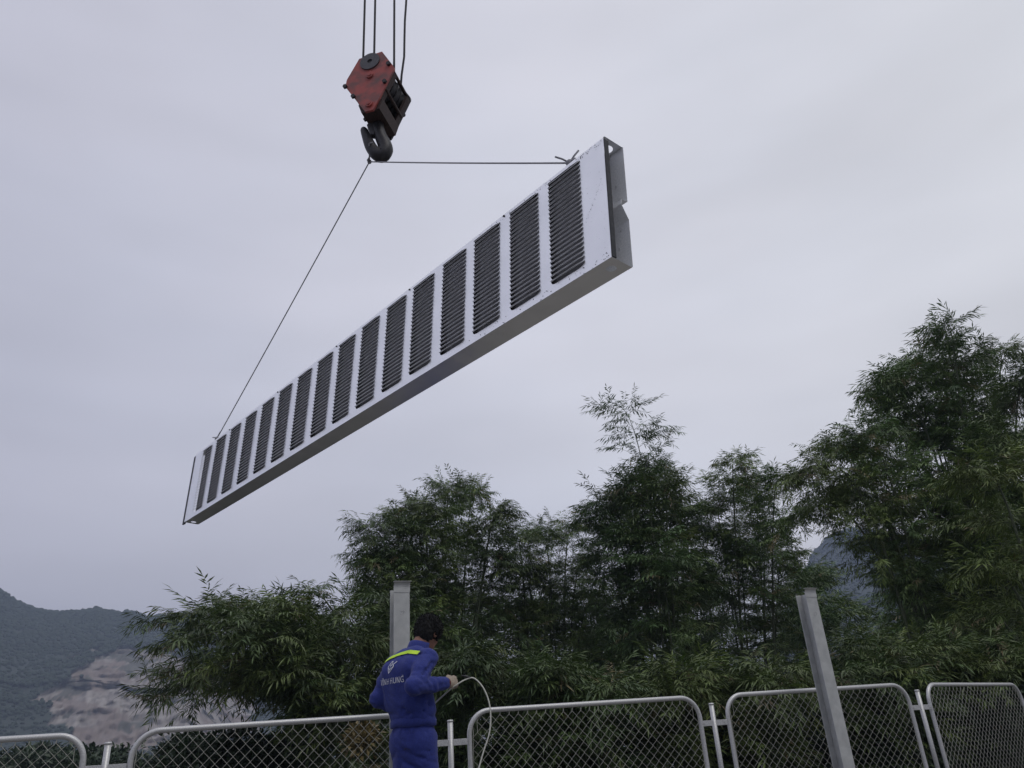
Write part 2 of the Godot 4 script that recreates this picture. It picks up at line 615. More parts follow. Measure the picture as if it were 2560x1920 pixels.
func build_posts() -> void:
	var spots := [[Vector3(-1.069, 0, -6.727), 2.895, "galvanised steel H post behind the worker, stamped near its top"], [Vector3(2.955, 0, -8.328), 2.862, "galvanised steel H post in front of the fourth fence panel"]]
	for s in spots:
		var p: Vector3 = s[0]
		var o := thing("steel_post", s[2], "steel post", Vector3(p.x, VERGE - 0.02, p.z), "steel posts of the barrier")
		o.basis = Basis(FENCE_U, Vector3.UP, FENCE_U.cross(Vector3.UP))
		var h: float = s[1] - o.position.y
		var fw := 0.138
		var m := MB.new()
		m.bevel_box(Vector3(0, (h - 0.03) * 0.5, 0), Vector3(fw, h - 0.03, 0.008), 0.0015)
		var front := part("front_flange", m.done(), mats.post, o)
		m = MB.new()
		m.bevel_box(Vector3(0, (h - 0.045) * 0.5, -0.0725), Vector3(0.006, h - 0.045, 0.1365), 0.001)
		part("web", m.done(), mats.post, o)
		m = MB.new()
		m.bevel_box(Vector3(0, (h - 0.045) * 0.5, -0.145), Vector3(fw, h - 0.045, 0.008), 0.0015)
		part("back_flange", m.done(), mats.post, o)
		# folded cap clip over the front flange
		m = MB.new(true)
		var prof := [Vector2(0.0065, -0.085), Vector2(0.007, -0.07), Vector2(0.0065, -0.045), Vector2(0.009, -0.025), Vector2(0.016, -0.010), Vector2(0.026, -0.003), Vector2(0.034, -0.001)]
		for i in prof.size() - 1:
			var a: Vector2 = prof[i]
			var b: Vector2 = prof[i + 1]
			m.quad(Vector3(-fw * 0.5, h + a.y, a.x), Vector3(fw * 0.5 + 0.002, h + a.y, a.x), Vector3(fw * 0.5 + 0.004, h + b.y, b.x), Vector3(-fw * 0.5, h + b.y, b.x))
		m.smooth(false)
		m.box(Vector3(0.004, h + 0.0005, 0.012), Vector3(fw + 0.012, 0.003, 0.046))
		m.box(Vector3(0, h - 0.0875, 0.0065), Vector3(fw, 0.004, 0.003))
		part("cap_clip", m.done(), mats.post, o)
		var st := part("stamped_mark", text_on("SJ", 0.034, 0.002), mats.fence, front)
		st.position = Vector3(0.004, h - 0.255, 0.0052)
		st.rotation_degrees = Vector3(0, 0, 90)
# ---------------------------------------------------------------- bamboo
func add_leaf(m: MB, o: Vector3, dir: Vector3, nrm: Vector3, l: float, w: float, bend: float) -> void:
	# a lance-shaped blade folded along its rib and bent down towards the tip
	var side := dir.cross(nrm).normalized()
	var mid := o + dir * l * 0.45 - Vector3.UP * bend * 0.25
	var tip := o + dir * l * 0.96 - Vector3.UP * bend
	var lift := nrm * w * 0.22
	var a := mid + side * w * 0.5 + lift
	var b := mid - side * w * 0.5 + lift
	m.tri(o, a, mid); m.tri(o, mid, b)
	m.tri(a, tip, mid); m.tri(mid, tip, b)

func spray_mesh(seed_no: int, leaves: int, len_: float, lf: float, wd: float) -> ArrayMesh:
	var r := RandomNumberGenerator.new()
	r.seed = seed_no
	var m := MB.new()
	var prev := Vector3.ZERO
	for i in leaves:
		var t := float(i + 1) / leaves
		var p := Vector3(len_ * t, -0.16 * len_ * t * t, r.randf_range(-0.015, 0.015))
		m.tri(prev, p, p + Vector3(0, 0.003, 0))
		var sd := (1.0 if i % 2 == 0 else -1.0) * r.randf_range(0.35, 1.1)
		if i == leaves - 1: sd = r.randf_range(-0.2, 0.2)
		var d := Vector3(r.randf_range(0.5, 1.0), r.randf_range(-0.85, 0.05), sd).normalized()
		var n := (Vector3.UP + Vector3(r.randf_range(-0.5, 0.5), 0, r.randf_range(-0.5, 0.5))).normalized()
		n = (n - d * n.dot(d)).normalized()
		var l := lf * r.randf_range(0.55, 1.25)
		add_leaf(m, p, d, n, l, wd * r.randf_range(0.8, 1.2), l * r.randf_range(0.1, 0.4))
		prev = p
	return m.done()

func bez(a: Vector3, b: Vector3, c: Vector3, t: float) -> Vector3:
	return a * (1 - t) * (1 - t) + b * 2.0 * t * (1 - t) + c * t * t

func build_bamboo() -> void:
	var sprays := []
	for i in 3: sprays.append(spray_mesh(50 + i, 14, 0.40, 0.165, 0.023))
	for i in 3: sprays.append(spray_mesh(60 + i, 19, 0.40, 0.115, 0.019))
	var groups := {"bamboo_clump": "bamboo clumps behind the fence", "arching_bamboo": "bamboo clumps behind the fence", "bamboo_shoots": "low bamboo shoots just behind the fence"}
	for row in clump_table:
		var kind: String = row[2]
		var yellow: float = row[3]
		var origin: Vector3 = row[4]
		origin.y = ground_y(origin.x, origin.z) - 0.05
		var o := thing(row[0], row[1], "bamboo", origin, groups[row[0]])
		var xf := [[], [], []]
		var cols := [[], [], []]
		var tw := MB.new()
		for cu in row[5]:
			var a: Vector3 = cu[0]
			a.y = ground_y(a.x, a.z) - 0.1
			var c: Vector3 = cu[2]
			var b: Vector3 = cu[1]
			# a control point that carries the culm upright first and through the given middle
			b = b + (b - (a + c) * 0.5) * 0.35
			var length := a.distance_to(b) * 0.6 + b.distance_to(c) * 0.6
			var low: bool = row[0] == "bamboo_shoots"
			var r0 := 0.016 if low else 0.042 * rng.randf_range(0.8, 1.15)
			var pts := []
			var rad := []
			var n := int(clampf(length / 0.45, 8, 34))
			for i in n + 1:
				var t := float(i) / n
				pts.append(bez(a, b, c, t) - origin)
				rad.append(maxf(r0 * (1.0 - 0.92 * t), 0.004) * (1.12 if i % 2 == 0 else 0.97))
			var m := MB.new(true)
			m.tube(pts, rad, 7, true)
			part("culm", m.done(), mats.culm, o)
			var bl: float = cu[4]
			var start: float = cu[3]
			var feather := kind == "D" and bl > 1.2
			var spacing := 0.34 if not low else 0.22
			if kind == "J": spacing = 0.42
			if kind == "A": spacing = 0.36
			if kind in ["B", "C", "F"]: spacing = 0.29
			var nodes := int(length * (1.0 - start) / spacing)
			var tone := rng.randf_range(0.75, 1.2) * (0.85 if kind in ["A", "I"] else 0.75 if kind == "M" else 1.08)
			var yel := yellow * rng.randf_range(0.3, 1.6)
			if rng.randf() < 0.2: yel += 0.10
			for i in nodes:
				var t := lerpf(start, 1.0, (i + rng.randf_range(0.0, 0.6)) / nodes)
				var q := bez(a, b, c, t)
				var tan_ := (bez(a, b, c, minf(t + 0.02, 1.0)) - bez(a, b, c, t - 0.02)).normalized()
				var u := (t - start) / (1.0 - start)
				var prof := (0.45 + 0.55 * sin(PI * clampf(u * 0.85 + 0.12, 0.0, 1.0))) * (1.0 - 0.45 * u * u)
				if feather: prof = 0.95 - 0.40 * u
				var nb := 3
				if kind == "J": nb = 3
				for k in nb:
					var btone := rng.randf_range(0.7, 1.35)
					var byel := maxf(0.0, rng.randfn(0.0, 0.06))
					var az := rng.randf() * TAU
					var out := Vector3(cos(az), 0, sin(az))
					var d := (out * 0.9 + Vector3.UP * rng.randf_range(0.05, 0.7) + tan_ * 0.35).normalized()
					var bl2 := bl * prof * rng.randf_range(0.55, 1.25)
					if feather: bl2 *= 0.9
					var ns := int(bl2 / (0.125 if not feather else 0.15)) + 1
					var droop := rng.randf_range(0.18, 0.55)
					var prev := q
					for j in ns:
						var s := (j + 1.0) / ns
						var p := q + d * bl2 * s - Vector3.UP * droop * bl2 * s * s
						if kind != "J":
							tw.tri(prev - origin, p - origin, p - origin + Vector3(0.0, 0.006, 0.003))
							tw.tri(prev - origin, p - origin + Vector3(0.0, 0.006, 0.003), prev - origin + Vector3(0.0, 0.009, -0.003))
						var cnt := 2 if s > 0.25 else 1
						if feather: cnt = 1 if rng.randf() < 0.9 else 2
						for e in cnt:
							var sd := d * 0.8 + Vector3(rng.randf_range(-0.9, 0.9), rng.randf_range(-0.75, 0.25), rng.randf_range(-0.9, 0.9))
							sd = sd.normalized()
							var x := sd
							var zz := x.cross(Vector3.UP).normalized()
							var yy := zz.cross(x)
							var roll := rng.randf_range(-0.5, 0.5)
							var bs := Basis(x, yy, zz) * Basis(Vector3.RIGHT, roll)
							var sc := rng.randf_range(0.65, 1.25) * (1.3 if kind == "J" else (0.85 if low else 1.0))
							var v := rng.randi() % 3
							xf[v].append(Transform3D(bs.scaled(Vector3.ONE * sc), p - origin))
							var g := tone * btone * rng.randf_range(0.75, 1.25)
							var ye := clampf(yel + byel + rng.randf_range(-0.03, 0.05), 0.0, 0.35) * 0.30
							if rng.randf() < 0.025: cols[v].append(Color(0.17, 0.14, 0.07) * g)
							else: cols[v].append(Color((0.064 + ye * 0.95) * g, (0.112 + ye * 0.85) * g, (0.040 + ye * 0.03) * g))
						prev = p
		if kind != "J":
			part("branches", tw.done(), mats.twig, o).set_meta("kind", "stuff")
		for v in 3:
			if xf[v].size(): multi("foliage", sprays[v + (3 if kind in ["B", "C", "F"] else 0)], mats.leaf, xf[v], cols[v], o)

# ---------------------------------------------------------------- bushes
func leaf_clump_mesh(seed_no: int) -> ArrayMesh:
	var r := RandomNumberGenerator.new()
	r.seed = seed_no
	var m := MB.new()
	for i in 16:
		var d := Vector3(r.randf_range(-1, 1), r.randf_range(-0.3, 1), r.randf_range(-1, 1)).normalized()
		var p := d * r.randf_range(0.02, 0.14)
		var n := Vector3(r.randf_range(-0.6, 0.6), 1, r.randf_range(-0.6, 0.6)).normalized()
		n = (n - d * n.dot(d)).normalized()
		var l := r.randf_range(0.08, 0.13)
		add_leaf(m, p, d, n, l, l * 0.5, l * 0.2)
	return m.done()

func build_bushes() -> void:
	var clump := [leaf_clump_mesh(5), leaf_clump_mesh(6)]
	var i := 0
	for row in bush_table:
		var top: Vector3 = row[1]
		var dist := Vector2(top.x, top.z).length()
		var gy := ground_y(top.x, top.z)
		var o := thing("bush", row[0], "bush", Vector3(top.x, gy - 0.05, top.z), "bushes beyond the fence")
		var hgt := top.y - gy
		var dry := i == 7
		var sc := clampf(dist / 15.0, 0.8, 2.8)
		var rad := 1.0 * clampf(dist / 13.0, 0.9, 2.6)
		if dry: rad = 0.42
		if i == 8: rad = 0.55
		# stems
		for k in 4:
			var az := TAU * k / 4.0 + rng.randf()
			var m := MB.new(true)
			var tip := Vector3(cos(az) * rad * 0.6, hgt * rng.randf_range(0.7, 0.9), sin(az) * rad * 0.6)
			m.tube([Vector3(cos(az), 0, sin(az)) * 0.06, tip * Vector3(0.35, 0.5, 0.35), tip], [0.03 * sc, 0.02 * sc, 0.006], 6, true)
			part("stem", m.done(), mats.culm, o)
		var xf := [[], []]
		var cols := [[], []]
		var lobes := []
		for k in 9:
			var az := rng.randf() * TAU
			var rr := rng.randf_range(0.15, 0.75) * rad
			lobes.append([Vector3(cos(az) * rr, hgt * rng.randf_range(0.35, 0.86), sin(az) * rr), rad * rng.randf_range(0.35, 0.6)])
		lobes.append([Vector3(0, hgt - rad * 0.4, 0), rad * 0.42])
		for lb in lobes:
			var cnt := int(150 * clampf(lb[1] * lb[1] / (sc * sc * 0.12), 0.6, 2.2))
			var tone := rng.randf_range(0.75, 1.2)
			for q in cnt:
				var d := Vector3(rng.randf_range(-1, 1), rng.randf_range(-1, 1), rng.randf_range(-1, 1))
				if d.length() > 1.0 or d.length() < 0.1: continue
				d = d.normalized() * pow(d.length(), 0.4)
				var p: Vector3 = lb[0] + d * lb[1] * Vector3(1, 0.85, 1)
				if p.y < 0.05: continue
				var bs := Basis(Vector3(rng.randf() - 0.5, rng.randf() - 0.5, rng.randf() - 0.5).normalized(), rng.randf_range(0, 1.2)) * Basis(Vector3.UP, rng.randf() * TAU)
				var v := rng.randi() % 2
				xf[v].append(Transform3D(bs.scaled(Vector3.ONE * sc * rng.randf_range(0.7, 1.2)), p))
				var g := tone * rng.randf_range(0.65, 1.3)
				if dry: cols[v].append(Color(0.125 * g, 0.095 * g, 0.035 * g))
				else: cols[v].append(Color(0.032 * g, 0.055 * g, 0.025 * g))
		for v in 2: multi("foliage", clump[v], mats.bush, xf[v], cols[v], o)
		i += 1
# ---------------------------------------------------------------- the hanging louvred panel
const COLS := [-1.8406, -1.5883, -1.3372, -1.0888, -0.8379, -0.5931, -0.3495, -0.109, 0.1268, 0.361, 0.5954, 0.8202, 1.0514, 1.2724, 1.4989, 1.7187]
const COLW := 0.166
const COLTOP := 0.215
const ROWS := 23
const PITCH := 0.0187

func taper(t: float) -> float:
	# 0..1 across one louvre: long round at the near end, short at the far end
	var e := 1.0
	if t < 0.13: e = t / 0.13
	elif t > 0.80: e = (1.0 - t) / 0.20
	return sqrt(clampf(1.0 - (1.0 - e) * (1.0 - e), 0.0, 1.0))

const US := [0.0, 0.03, 0.075, 0.13, 0.35, 0.6, 0.80, 0.87, 0.93, 0.975, 1.0]

func louver_mesh() -> ArrayMesh:
	var m := MB.new(true)
	var d0 := 0.0125
	var rows := []
	for u in US:
		var e := taper(u)
		var x: float = u * COLW
		rows.append([Vector3(x, 0.0006, 0.0), Vector3(x, -0.0018 * e, 0.45 * d0 * e), Vector3(x, -0.0044 * e, 0.8 * d0 * e), Vector3(x, -0.0078 * e, d0 * e), Vector3(x, -0.0078 * e, d0 * e - 0.0006), Vector3(x, -0.0046 * e, 0.8 * d0 * e - 0.001)])
	for i in rows.size() - 1:
		for k in 5:
			m.quad(rows[i][k], rows[i + 1][k], rows[i + 1][k + 1], rows[i][k + 1])
	return m.done()

func holed_sheet(m: MB, x0: float, x1: float, z0: float, z1: float, y: float, hole: Vector2, r: float) -> void:
	var n := 24
	for k in n:
		var a := TAU * k / n
		var b := TAU * (k + 1) / n
		var f := func(t: float) -> Vector3:
			var c := cos(t)
			var s := sin(t)
			var kx := INF if absf(c) < 1e-5 else ((x1 if c > 0 else x0) - hole.x) / c
			var kz := INF if absf(s) < 1e-5 else ((z1 if s > 0 else z0) - hole.y) / s
			var q := minf(kx, kz)
			return Vector3(hole.x + c * q, y, hole.y + s * q)
		var pa: Vector3 = f.call(a)
		var pb: Vector3 = f.call(b)
		var ia := Vector3(hole.x + cos(a) * r, y, hole.y + sin(a) * r)
		var ib := Vector3(hole.x + cos(b) * r, y, hole.y + sin(b) * r)
		m.quad(ia, pa, pb, ib)
		# fill the corner that the straight chord leaves out
		if absf(pa.x - pb.x) > 1e-4 and absf(pa.z - pb.z) > 1e-4:
			var cnr := Vector3(x1 if (pa.x + pb.x) * 0.5 > hole.x else x0, y, z1 if (pa.z + pb.z) * 0.5 > hole.y else z0)
			m.tri(pa, cnr, pb)

func build_panel() -> void:
	var o := thing("louvred_panel", "long silver louvred noise barrier panel hanging level from the crane hook", "noise barrier panel", Vector3(-0.9518, 3.2013, -3.5205))
	o.basis = Basis(Vector3(0.6509, -0.0437, 0.7579), Vector3(0.0590, 0.9982, 0.0069), Vector3(-0.7568, 0.0402, 0.6524)).orthonormalized()
	var H := 0.245
	var T := 0.094
	var bot := COLTOP - ROWS * PITCH
	# front sheet with the louvre slots cut through it
	var m := MB.new()
	var rect := func(x0: float, x1: float, y0: float, y1: float) -> void:
		m.quad(Vector3(x0, y0, 0), Vector3(x0, y1, 0), Vector3(x1, y1, 0), Vector3(x1, y0, 0))
	rect.call(-2.0, 2.0, COLTOP, H - 0.012)
	rect.call(-2.0, 2.0, -H, bot)
	var x := -2.0
	for c in COLS:
		rect.call(x, c, bot, COLTOP)
		x = c + COLW
		for r in ROWS:
			var y := COLTOP - r * PITCH
			for i in US.size() - 1:
				var u0: float = US[i]
				var u1: float = US[i + 1]
				m.quad(Vector3(c + u0 * COLW, y - PITCH, 0), Vector3(c + u0 * COLW, y - PITCH * 0.93 * taper(u0), 0), Vector3(c + u1 * COLW, y - PITCH * 0.93 * taper(u1), 0), Vector3(c + u1 * COLW, y - PITCH, 0))
	rect.call(x, 2.0, bot, COLTOP)
	# rolled upper edge
	for k in 4:
		var a0 := deg_to_rad(90.0 * k / 4)
		var a1 := deg_to_rad(90.0 * (k + 1) / 4)
		var p0 := Vector2(-0.012 + 0.012 * cos(a0), H - 0.012 + 0.012 * sin(a0))
		var p1 := Vector2(-0.012 + 0.012 * cos(a1), H - 0.012 + 0.012 * sin(a1))
		m.quad(Vector3(-2.0, p0.y, p0.x), Vector3(-2.0, p1.y, p1.x), Vector3(2.0, p1.y, p1.x), Vector3(2.0, p0.y, p0.x))
	part("front_sheet", m.done(), mats.panel, o)
	# louvres: the 13 nearest columns one by one, the three farthest joined
	var lm := louver_mesh()
	var far := SurfaceTool.new()
	for ci in COLS.size():
		for r in ROWS:
			var at := Vector3(COLS[ci], COLTOP - r * PITCH, 0.0004)
			if ci < 3:
				far.append_from(lm, 0, Transform3D(Basis(), at))
			else:
				part("louver", lm, mats.panel, o).position = at
	part("louver_rows", far.commit(), mats.panel, o).set_meta("kind", "stuff")
	# folded sheets round the core
	m = MB.new()
	holed_sheet(m, 1.9, 2.0, -T, -0.012, H, Vector2(1.960, -0.060), 0.020)
	m.quad(Vector3(-2.0, H, -T), Vector3(1.9, H, -T), Vector3(1.9, H, -0.012), Vector3(-2.0, H, -0.012))
	m.quad(Vector3(-2.0, H - 0.0015, -T), Vector3(1.9, H - 0.0015, -T), Vector3(1.9, H - 0.0015, -0.012), Vector3(-2.0, H - 0.0015, -0.012))
	part("top_sheet", m.done(), mats.panel, o)
	m = MB.new()
	holed_sheet(m, 1.9, 2.0, -T, -0.001, -H, Vector2(1.953, -0.047), 0.017)
	holed_sheet(m, -2.0, -1.9, -T, -0.001, -H, Vector2(-1.955, -0.047), 0.017)
	m.quad(Vector3(-1.9, -H, -T), Vector3(1.9, -H, -T), Vector3(1.9, -H, -0.001), Vector3(-1.9, -H, -0.001))
	m.quad(Vector3(-1.9, -H + 0.0015, -T), Vector3(1.9, -H + 0.0015, -T), Vector3(1.9, -H + 0.0015, -0.001), Vector3(-1.9, -H + 0.0015, -0.001))
	part("bottom_sheet", m.done(), mats.panel, o)
	# back sheet with its pressed groove
	m = MB.new()
	var prof := [Vector2(0.2445, -T), Vector2(0.012, -T), Vector2(0.008, -0.066), Vector2(-0.012, -0.062), Vector2(-0.062, -T), Vector2(-0.2445, -T)]
	for off in [0.0, 0.0012]:
		for i in prof.size() - 1:
			m.quad(Vector3(-2.0, prof[i].x, prof[i].y + off), Vector3(2.003, prof[i].x, prof[i].y + off), Vector3(2.003, prof[i + 1].x, prof[i + 1].y + off), Vector3(-2.0, prof[i + 1].x, prof[i + 1].y + off))
	for i in prof.size() - 1:
		m.quad(Vector3(2.003, prof[i].x, prof[i].y), Vector3(2.003, prof[i].x, prof[i].y + 0.0012), Vector3(2.003, prof[i + 1].x, prof[i + 1].y + 0.0012), Vector3(2.003, prof[i + 1].x, prof[i + 1].y))
	var back := part("back_sheet", m.done(), mats.panel_inner, o)
	# rivets inside the open end
	for q in [Vector2(1.93, 0.17), Vector2(1.96, 0.10), Vector2(1.97, 0.035), Vector2(1.965, -0.085), Vector2(1.955, -0.15), Vector2(1.97, -0.225), Vector2(1.92, 0.06), Vector2(1.915, -0.1)]:
		m = MB.new()
		m.disc(Vector3(q.x, q.y, -T + 0.0012), Vector3(0, 0, 1), 0.004, 0.003, 8)
		part("rivet", m.done(), mats.panel, back)
	# mineral wool core
	m = MB.new()
	m.box(Vector3(0, 0.128, -0.054), Vector3(3.72, 0.226, 0.068))
	m.box(Vector3(0, -0.152, -0.054), Vector3(3.72, 0.176, 0.068))
	m.box(Vector3(0, -0.024, -0.04), Vector3(3.72, 0.08, 0.040))
	part("wool_core", m.done(), mats.wool, o)
	# inner stop sheet closing the core at the near end
	# end seals
	m = MB.new()
	m.bevel_box(Vector3(2.0025, -0.008, -0.0095), Vector3(0.005, 0.472, 0.019), 0.001)
	part("end_seal", m.done(), mats.rubber, o)
	m = MB.new()
	m.bevel_box(Vector3(-2.021, -0.012, -0.006), Vector3(0.042, 0.485, 0.010), 0.001)
	part("end_seal", m.done(), mats.rubber, o)
	# screws along the upper edge
	for ci in [2, 5, 8, 11, 14]:
		m = MB.new()
		m.disc(Vector3(COLS[ci] - 0.035, H - 0.016, 0.0), Vector3(0, 0, 1), 0.0042, 0.0035, 8)
		part("screw", m.done(), mats.dirt, o)
	# mud splashes on the sheet, thickest near the near end
	m = MB.new()
	var fleck := func(px: float, py: float, s: float) -> void:
		var c := Vector3(px, py, 0.0007)
		var ring := []
		for k in 6:
			var a := TAU * k / 6.0
			ring.append(c + Vector3(cos(a) * s * rng.randf_range(0.6, 1.5), sin(a) * s * rng.randf_range(0.5, 1.1), 0))
		for k in 6: m.tri(c + Vector3(0, 0, 0.0006), ring[k], ring[(k + 1) % 6])
	for i in 120:
		var px := 1.99 - 0.75 * pow(rng.randf(), 1.6)
		fleck.call(px, rng.randf_range(0.217, 0.232) if rng.randf() < 0.55 else rng.randf_range(-0.243, -0.219), rng.randf_range(0.0007, 0.0024))
	for i in 45:
		var t := rng.randf()
		fleck.call(1.895 + 0.085 * t, -0.06 + 0.13 * t + rng.randf_range(-0.008, 0.008), rng.randf_range(0.0004, 0.0012))
	for i in 26:
		fleck.call(rng.randf_range(1.90, 1.99), rng.randf_range(-0.21, 0.22), rng.randf_range(0.0004, 0.0011))
	part("mud_flecks", m.done(), mats.dirt, o).set_meta("kind", "stuff")

# ---------------------------------------------------------------- crane hook block, ropes, sling
func build_hook() -> void:
	var D := 3.256
	var away := Vector3(-0.19, 0, -0.982).normalized()
	var right := Vector3(0.982, 0, -0.19).normalized()
	var b := (right * 0.906 - away * 0.423).normalized()
	var t := (right * 0.423 + away * 0.906).normalized()
	var base := Vector3(-0.63, 4.40, -3.20)
	var o := thing("crane_hook_block", "worn red crane hook block with a dark forged hook", "crane hook", base)
	# heights above the base of the hook
	var yb := 0.245
	var hgt := 0.415
	var half := 0.108
	var cheek := PackedVector2Array([Vector2(-0.024, 0.0), Vector2(0.022, 0.0), Vector2(0.030, 0.012), Vector2(0.142, 0.255), Vector2(0.142, 0.272), Vector2(0.070, hgt), Vector2(-0.068, hgt - 0.006), Vector2(-0.140, 0.272), Vector2(-0.146, 0.225), Vector2(-0.136, 0.205)])
	for sgn: float in [-1.0, 1.0]:
		var m := MB.new()
		m.prism(cheek, t * (half * sgn) + Vector3(0, yb, 0), b, Vector3.UP, t * (0.014 * sgn))
		var ck := part("cheek_plate", m.done(), mats.red if sgn < 0 else mats.grease, o)
		var f := t * ((half + 0.014) * sgn) + Vector3(0, yb, 0)
		# rope anchor washer, pin heads
		m = MB.new()
		m.disc(f + Vector3(0, hgt - 0.055, 0), t * sgn, 0.058, 0.008, 28, 0.014)
		part("anchor_plate", m.done(), mats.steel_grey, ck)
		m = MB.new()
		m.disc(f + Vector3(0, hgt - 0.055, 0) - t * sgn * 0.004, t * sgn, 0.014, 0.006, 14)
		part("anchor_pin", m.done(), mats.grease, ck)
		for py in [0.255, 0.045]:
			m = MB.new()
			m.disc(f + Vector3(0, py, 0), t * sgn, 0.021, 0.010, 16)
			m.disc(f + Vector3(0, py, 0) + t * sgn * 0.010, t * sgn, 0.011, 0.004, 12)
			part("pin_head", m.done(), mats.red if sgn < 0 else mats.grease, ck)
		for q in [Vector2(-0.145, 0.218), Vector2(-0.094, 0.128), Vector2(0.090, 0.175), Vector2(0.112, 0.30)]:
			m = MB.new()
			m.disc(f + b * q.x + Vector3(0, q.y, 0), t * sgn, 0.013, 0.014, 6)
			part("nut", m.done(), mats.grease, ck)
		# welded edge straps down both sloping sides
		for sx: float in [-1.0, 1.0]:
			m = MB.new()
			var p0 := Vector2(0.034 * sx, 0.018)
			var p1 := Vector2(0.140 * sx, 0.248)
			var dir := (p1 - p0).normalized()
			var nn := Vector2(-dir.y, dir.x) * sx
			m.prism(PackedVector2Array([p0, p1, p1 + nn * 0.016, p0 + nn * 0.016]), f - t * sgn * 0.013, b, Vector3.UP, -t * (0.034 * sgn))
			part("edge_strap", m.done(), mats.rusty, ck)
	# cross bars that tie the cheeks
	for q in [Vector2(0.086, 0.140), Vector2(-0.086, 0.140), Vector2(0.118, 0.292), Vector2(-0.112, 0.292)]:
		var m := MB.new(true)
		m.tube([t * -half + b * q.x + Vector3(0, yb + q.y, 0), t * half + b * q.x + Vector3(0, yb + q.y, 0)], 0.010, 8)
		part("tie_bar", m.done(), mats.rusty, o)
	# lower trunnion housing
	var m2 := MB.new()
	m2.prism(PackedVector2Array([Vector2(-0.052, 0.012), Vector2(0.052, 0.012), Vector2(0.072, 0.075), Vector2(-0.072, 0.075)]), t * -half + Vector3(0, yb, 0), b, Vector3.UP, t * (2.0 * half))
	part("trunnion", m2.done(), mats.rusty, o)
	# four sheaves
	for k in 4:
		var m := MB.new(true)
		var c := t * (-0.072 + 0.048 * k) + Vector3(0, yb + 0.255, 0)
		m.lathe(c, t, [Vector2(0.02, -0.018), Vector2(0.105, -0.018), Vector2(0.112, -0.016), Vector2(0.094, -0.004), Vector2(0.094, 0.004), Vector2(0.112, 0.016), Vector2(0.105, 0.018), Vector2(0.02, 0.018)], 28)
		part("sheave", m.done(), mats.grease, o)
	# the hook: a tapering forged bar bent round, and its latch
	var hx := (right * 0.98 - away * 0.2).normalized()
	var outline := [[-0.018, 0.330, 0.028], [-0.018, 0.287, 0.030], [-0.011, 0.234, 0.030], [0.0015, 0.181, 0.032], [0.021, 0.128, 0.036], [0.027, 0.088, 0.038], [0.010, 0.056, 0.038], [-0.018, 0.066, 0.036], [-0.043, 0.098, 0.031], [-0.060, 0.136, 0.029], [-0.075, 0.183, 0.025], [-0.088, 0.226, 0.021], [-0.0935, 0.244, 0.0185], [-0.096, 0.256, 0.013], [-0.0965, 0.262, 0.005]]
	var pts := []
	var rad := []
	for q in outline:
		pts.append(hx * (q[0] + 0.012) + Vector3(0, q[1] - 0.018, 0))
		rad.append(q[2] * 1.06)
	var sp := []
	var sr := []
	for i in pts.size() - 1:
		var p0: Vector3 = pts[maxi(i - 1, 0)]
		var p3: Vector3 = pts[mini(i + 2, pts.size() - 1)]
		for k in 4:
			var u := k / 4.0
			sp.append(pts[i].cubic_interpolate(pts[i + 1], p0, p3, u))
			sr.append(lerpf(rad[i], rad[i + 1], u))
	sp.append(pts[pts.size() - 1]); sr.append(rad[rad.size() - 1])
	var m3 := MB.new(true)
	m3.tube(sp, sr, 14, true)
	part("hook", m3.done(), mats.grease, o)
	m3 = MB.new()
	m3.prism(PackedVector2Array([Vector2(-0.075, 0.262), Vector2(-0.058, 0.285), Vector2(-0.034, 0.290), Vector2(-0.034, 0.190), Vector2(-0.052, 0.196), Vector2(-0.066, 0.240)]), -hx.cross(Vector3.UP) * 0.018 + hx * 0.012 - Vector3(0, 0.018, 0), hx, Vector3.UP, hx.cross(Vector3.UP) * 0.036)
	part("latch", m3.done(), mats.steel_grey, o)
	# hoist ropes
	var names := ["leftmost dark hoist rope above the hook block", "second dark hoist rope from the left, above the hook block", "third dark hoist rope from the left, above the hook block", "rightmost hoist rope with a slight kink above the block"]
	var foot := [[-0.062, -0.085, 0.36], [-0.006, -0.062, 0.37], [0.098, -0.02, 0.30], [0.094, 0.075, 0.28]]
	var lean := [Vector3(0.0, 0, 0.0), Vector3(0.0, 0, 0.0), Vector3(0.0, 0, 0.0), Vector3(0.02, 0, 0.0)]
	for k in 4:
		var p: Vector3 = base + b * foot[k][0] + t * foot[k][1] + Vector3(0, yb + foot[k][2], 0)
		var r := thing("hoist_rope", names[k], "rope", p, "hoist ropes of the crane")
		var q := []
		for i in 30:
			var y := 0.15 * i
			var bend := 0.0
			if k == 3: bend = 0.020 * smoothstep(0.1, 0.38, y) + 0.004 * sin(y * 9.0)
			q.append(lean[k] * y + right * bend + Vector3(0, y, 0))
		q.append(q[q.size() - 1] + Vector3(0, 6.0, 0))
		var m := MB.new(true)
		m.tube(q, 0.0064, 8)
		part("strand", m.done(), mats.rope, r)
	# sling: loop on the hook, knot, two legs tied to the panel
	var knot := Vector3(-0.692, 4.462, -3.27)
	var frame := Transform3D(Basis(Vector3(0.6509, -0.0437, 0.7579), Vector3(0.0590, 0.9982, 0.0069), Vector3(-0.7568, 0.0402, 0.6524)).orthonormalized(), Vector3(-0.9518, 3.2013, -3.5205))
	var near := frame * Vector3(1.815, 0.262, -0.02)
	var far := frame * Vector3(-1.665, 0.262, -0.02)
	var s := thing("lifting_sling", "thin grey rope sling from the hook to both panel ends", "rope sling", knot)
	var ms := MB.new(true)
	var leg := func(a: Vector3, c: Vector3, sag: float) -> void:
		var q := []
		for i in 13:
			var u := i / 12.0
			q.append(a.lerp(c, u) - Vector3(0, sag * 4.0 * u * (1 - u), 0) - knot)
		ms = MB.new(true)
		ms.tube(q, 0.0034, 7)
		part("leg", ms.done(), mats.sling, s)
